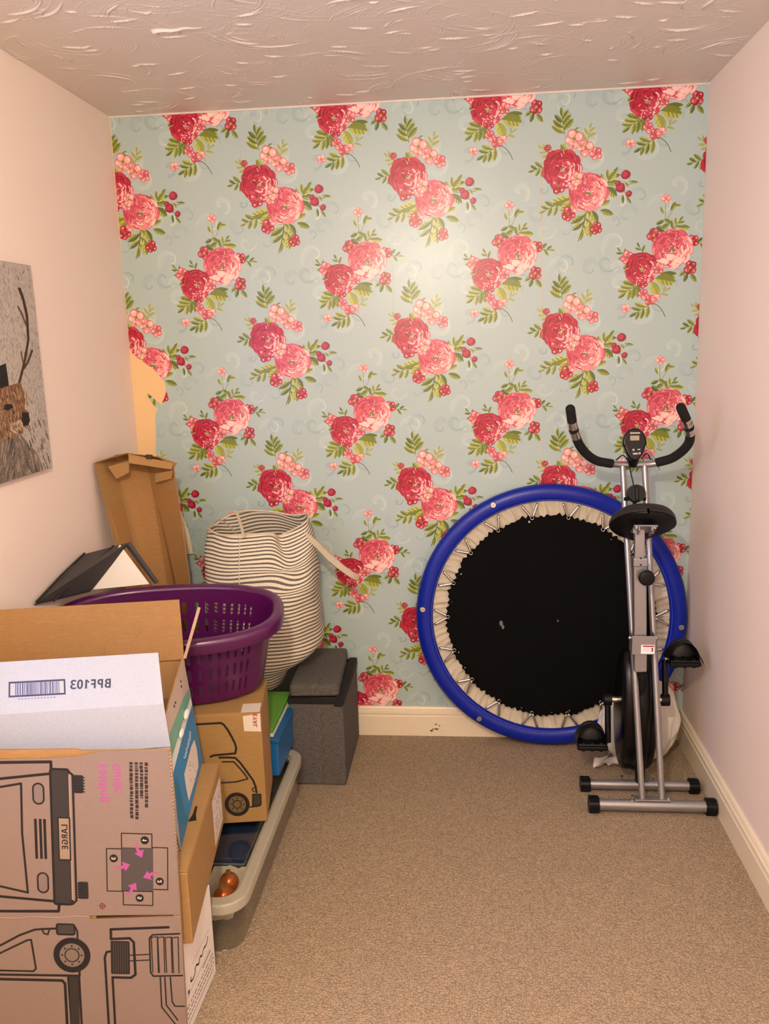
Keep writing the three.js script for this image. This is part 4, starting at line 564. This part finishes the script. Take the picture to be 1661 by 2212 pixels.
  const t = thing('flattened_carton', 'flattened large moving box printed with a van and folding guide, standing at the front', 'cardboard box', [.636, 0, 1.597], rad(6)); t.rotation.z = -.024;
  const cut = [[-w, .002], [-.001, 0], [0, .349], [-.197, .345], [-.198, .3545], [0, .3545], [-.004, .738], [-.012, .744], [-.15, .741], [-.19, .733], [-.26, .727], [-w, .727]], tan = [[-w, .002], [-.001, 0], [0, .349], [-.186, .341], [-.186, .359], [0, .358], [-.003, .742], [-.19, .742], [-.2, .745], [-w, .746]];
  const m = std({ map: tex, roughness: .85 }), wave = (z) => surf(3, 700, (u, v) => [-.016 + u * .0155, v * .735 + .002, z + .0015 * Math.sin(v * .735 / .0085 * 6.283)]);
  const fr = part('front_board', slab(cut, .0007, 0).translate(0, 0, .0105), [m, M.flute], t); part('fluting', wave(.0087), M.flute, fr);
  part('inner_board', slab(tan, .0012, 0).translate(0, 0, .0056), [M.cardInner, M.flute], t);
  const bk = part('back_board', slab(tan, .0007, 0), [M.cardInner, M.flute], t); part('fluting', wave(.0032), M.flute, bk);
  part('crushed_edge', tube(Array.from({ length: 14 }, (_, i) => [-.2 - i * .031, .3515 + .0016 * Math.sin(i * 2.1), .0105]), .0016, 60, 6), std({ color: '#957f72', roughness: .9 }), fr);
}
{ // stag canvas on the left wall
  const w = .45, h = .595, S = 1500, W_ = Math.round(w * S), H_ = Math.round(h * S);
  const tex = ctex(W_, H_, (c) => {
    const r = RNG(88); c.fillStyle = '#b3aca3'; c.fillRect(0, 0, W_, H_);
    for (let i = 0; i < 6500; i++) { const x = r() * W_, y = r() * H_, k = (x / 62) % 2 < 1 ? 1 : -1, l = 8 + r() * 26, q = r(); c.strokeStyle = q < .28 ? 'rgba(78,70,66,.5)' : q < .7 ? 'rgba(208,202,193,.55)' : 'rgba(130,122,116,.5)'; c.lineWidth = 1.2 + r() * 2.6; c.beginPath(); c.moveTo(x, y); c.lineTo(x + k * l * .3, y + l * .6); c.stroke(); }
    c.setTransform(...affine([[68, 577], [110, 1010], [0, 563]], [[W_, 0], [W_, H_], [W_ - .163 * S, 0]])); c.lineJoin = c.lineCap = 'round';
    const pl = (pts, s, col) => { c.strokeStyle = col; c.lineWidth = s; c.beginPath(); c.moveTo(...pts[0]); for (const p of pts.slice(1)) c.lineTo(...p); c.stroke(); }, poly = (col, ...p) => { c.fillStyle = col; c.beginPath(); p.forEach((q) => c.lineTo(...q)); c.closePath(); c.fill(); };
    poly('#756a60', [-60, 880], [0, 900], [30, 905], [70, 960], [110, 1060], [-60, 1060]);
    for (let i = 0; i < 420; i++) { const x = -50 + r() * 150, y = 890 + r() * 150; pl([[x, y], [x + (x > 20 ? 4 : -3), y + 12]], 2, r() < .5 ? 'rgba(60,50,45,.55)' : 'rgba(190,178,165,.5)'); }
    for (const [a, b] of [[[33, 806], 1], [[-20, 812], -1]]) { const X = (d) => a[0] + d * b; pl([[X(0), a[1]], [X(14), a[1] - 40], [X(24), a[1] - 80], [X(22), a[1] - 130], [X(14), a[1] - 165], [X(6), a[1] - 185]], 6, '#3c2a20'); pl([[X(8), a[1] - 22], [X(22), a[1] - 36], [X(32), a[1] - 56]], 5.5, '#4a3020'); pl([[X(20), a[1] - 110], [X(10), a[1] - 135], [X(2), a[1] - 150]], 3.5, '#5a4030'); pl([[X(10), a[1] - 38], [X(6), a[1] - 60]], 3.5, '#6a4a34'); }
    poly('#141210', [-14, 762], [4, 760], [8, 790], [10, 812], [-14, 812]);
    poly('#7c5a40', [-40, 806], [0, 804], [36, 806], [44, 828], [44, 862], [54, 872], [55, 892], [46, 902], [24, 910], [0, 902], [-40, 880]);
    for (let i = 0; i < 520; i++) { const x = -38 + r() * 88, y = 806 + r() * 98; pl([[x, y], [x + (r() - .3) * 4, y + 5 + r() * 5]], 1.8, ['rgba(56,34,20,.7)', 'rgba(176,132,88,.6)', 'rgba(128,92,62,.7)', 'rgba(205,186,160,.5)'][Math.floor(r() * 4)]); }
    for (let i = 0; i < 40; i++) { const x = 8 + r() * 34, y = 878 + r() * 24; pl([[x, y], [x + 3, y + 5]], 1.8, 'rgba(206,190,168,.75)'); } poly('#17110e', [38, 866], [52, 872], [56, 888], [50, 898], [40, 894], [36, 880]); poly('#191210', [0, 838], [14, 842], [18, 850], [6, 852], [-4, 846]);
  }); metres(tex, w, h, -w / 2, 0);
  const t = thing('canvas_picture', 'stretched canvas picture of a stag hanging on the left wall', 'picture', [.0005, 1.2225, .74 + w / 2], Math.PI / 2);
  part('printed_canvas', slab([[-w / 2, 0], [w / 2, 0], [w / 2, h], [-w / 2, h]], .02, .0015), [std({ map: tex, roughness: .75, bumpMap: weaveBump, bumpScale: .0002 }), std({ color: '#8f8880', roughness: .8 })], t);
}
renderer.render(scene, camera);
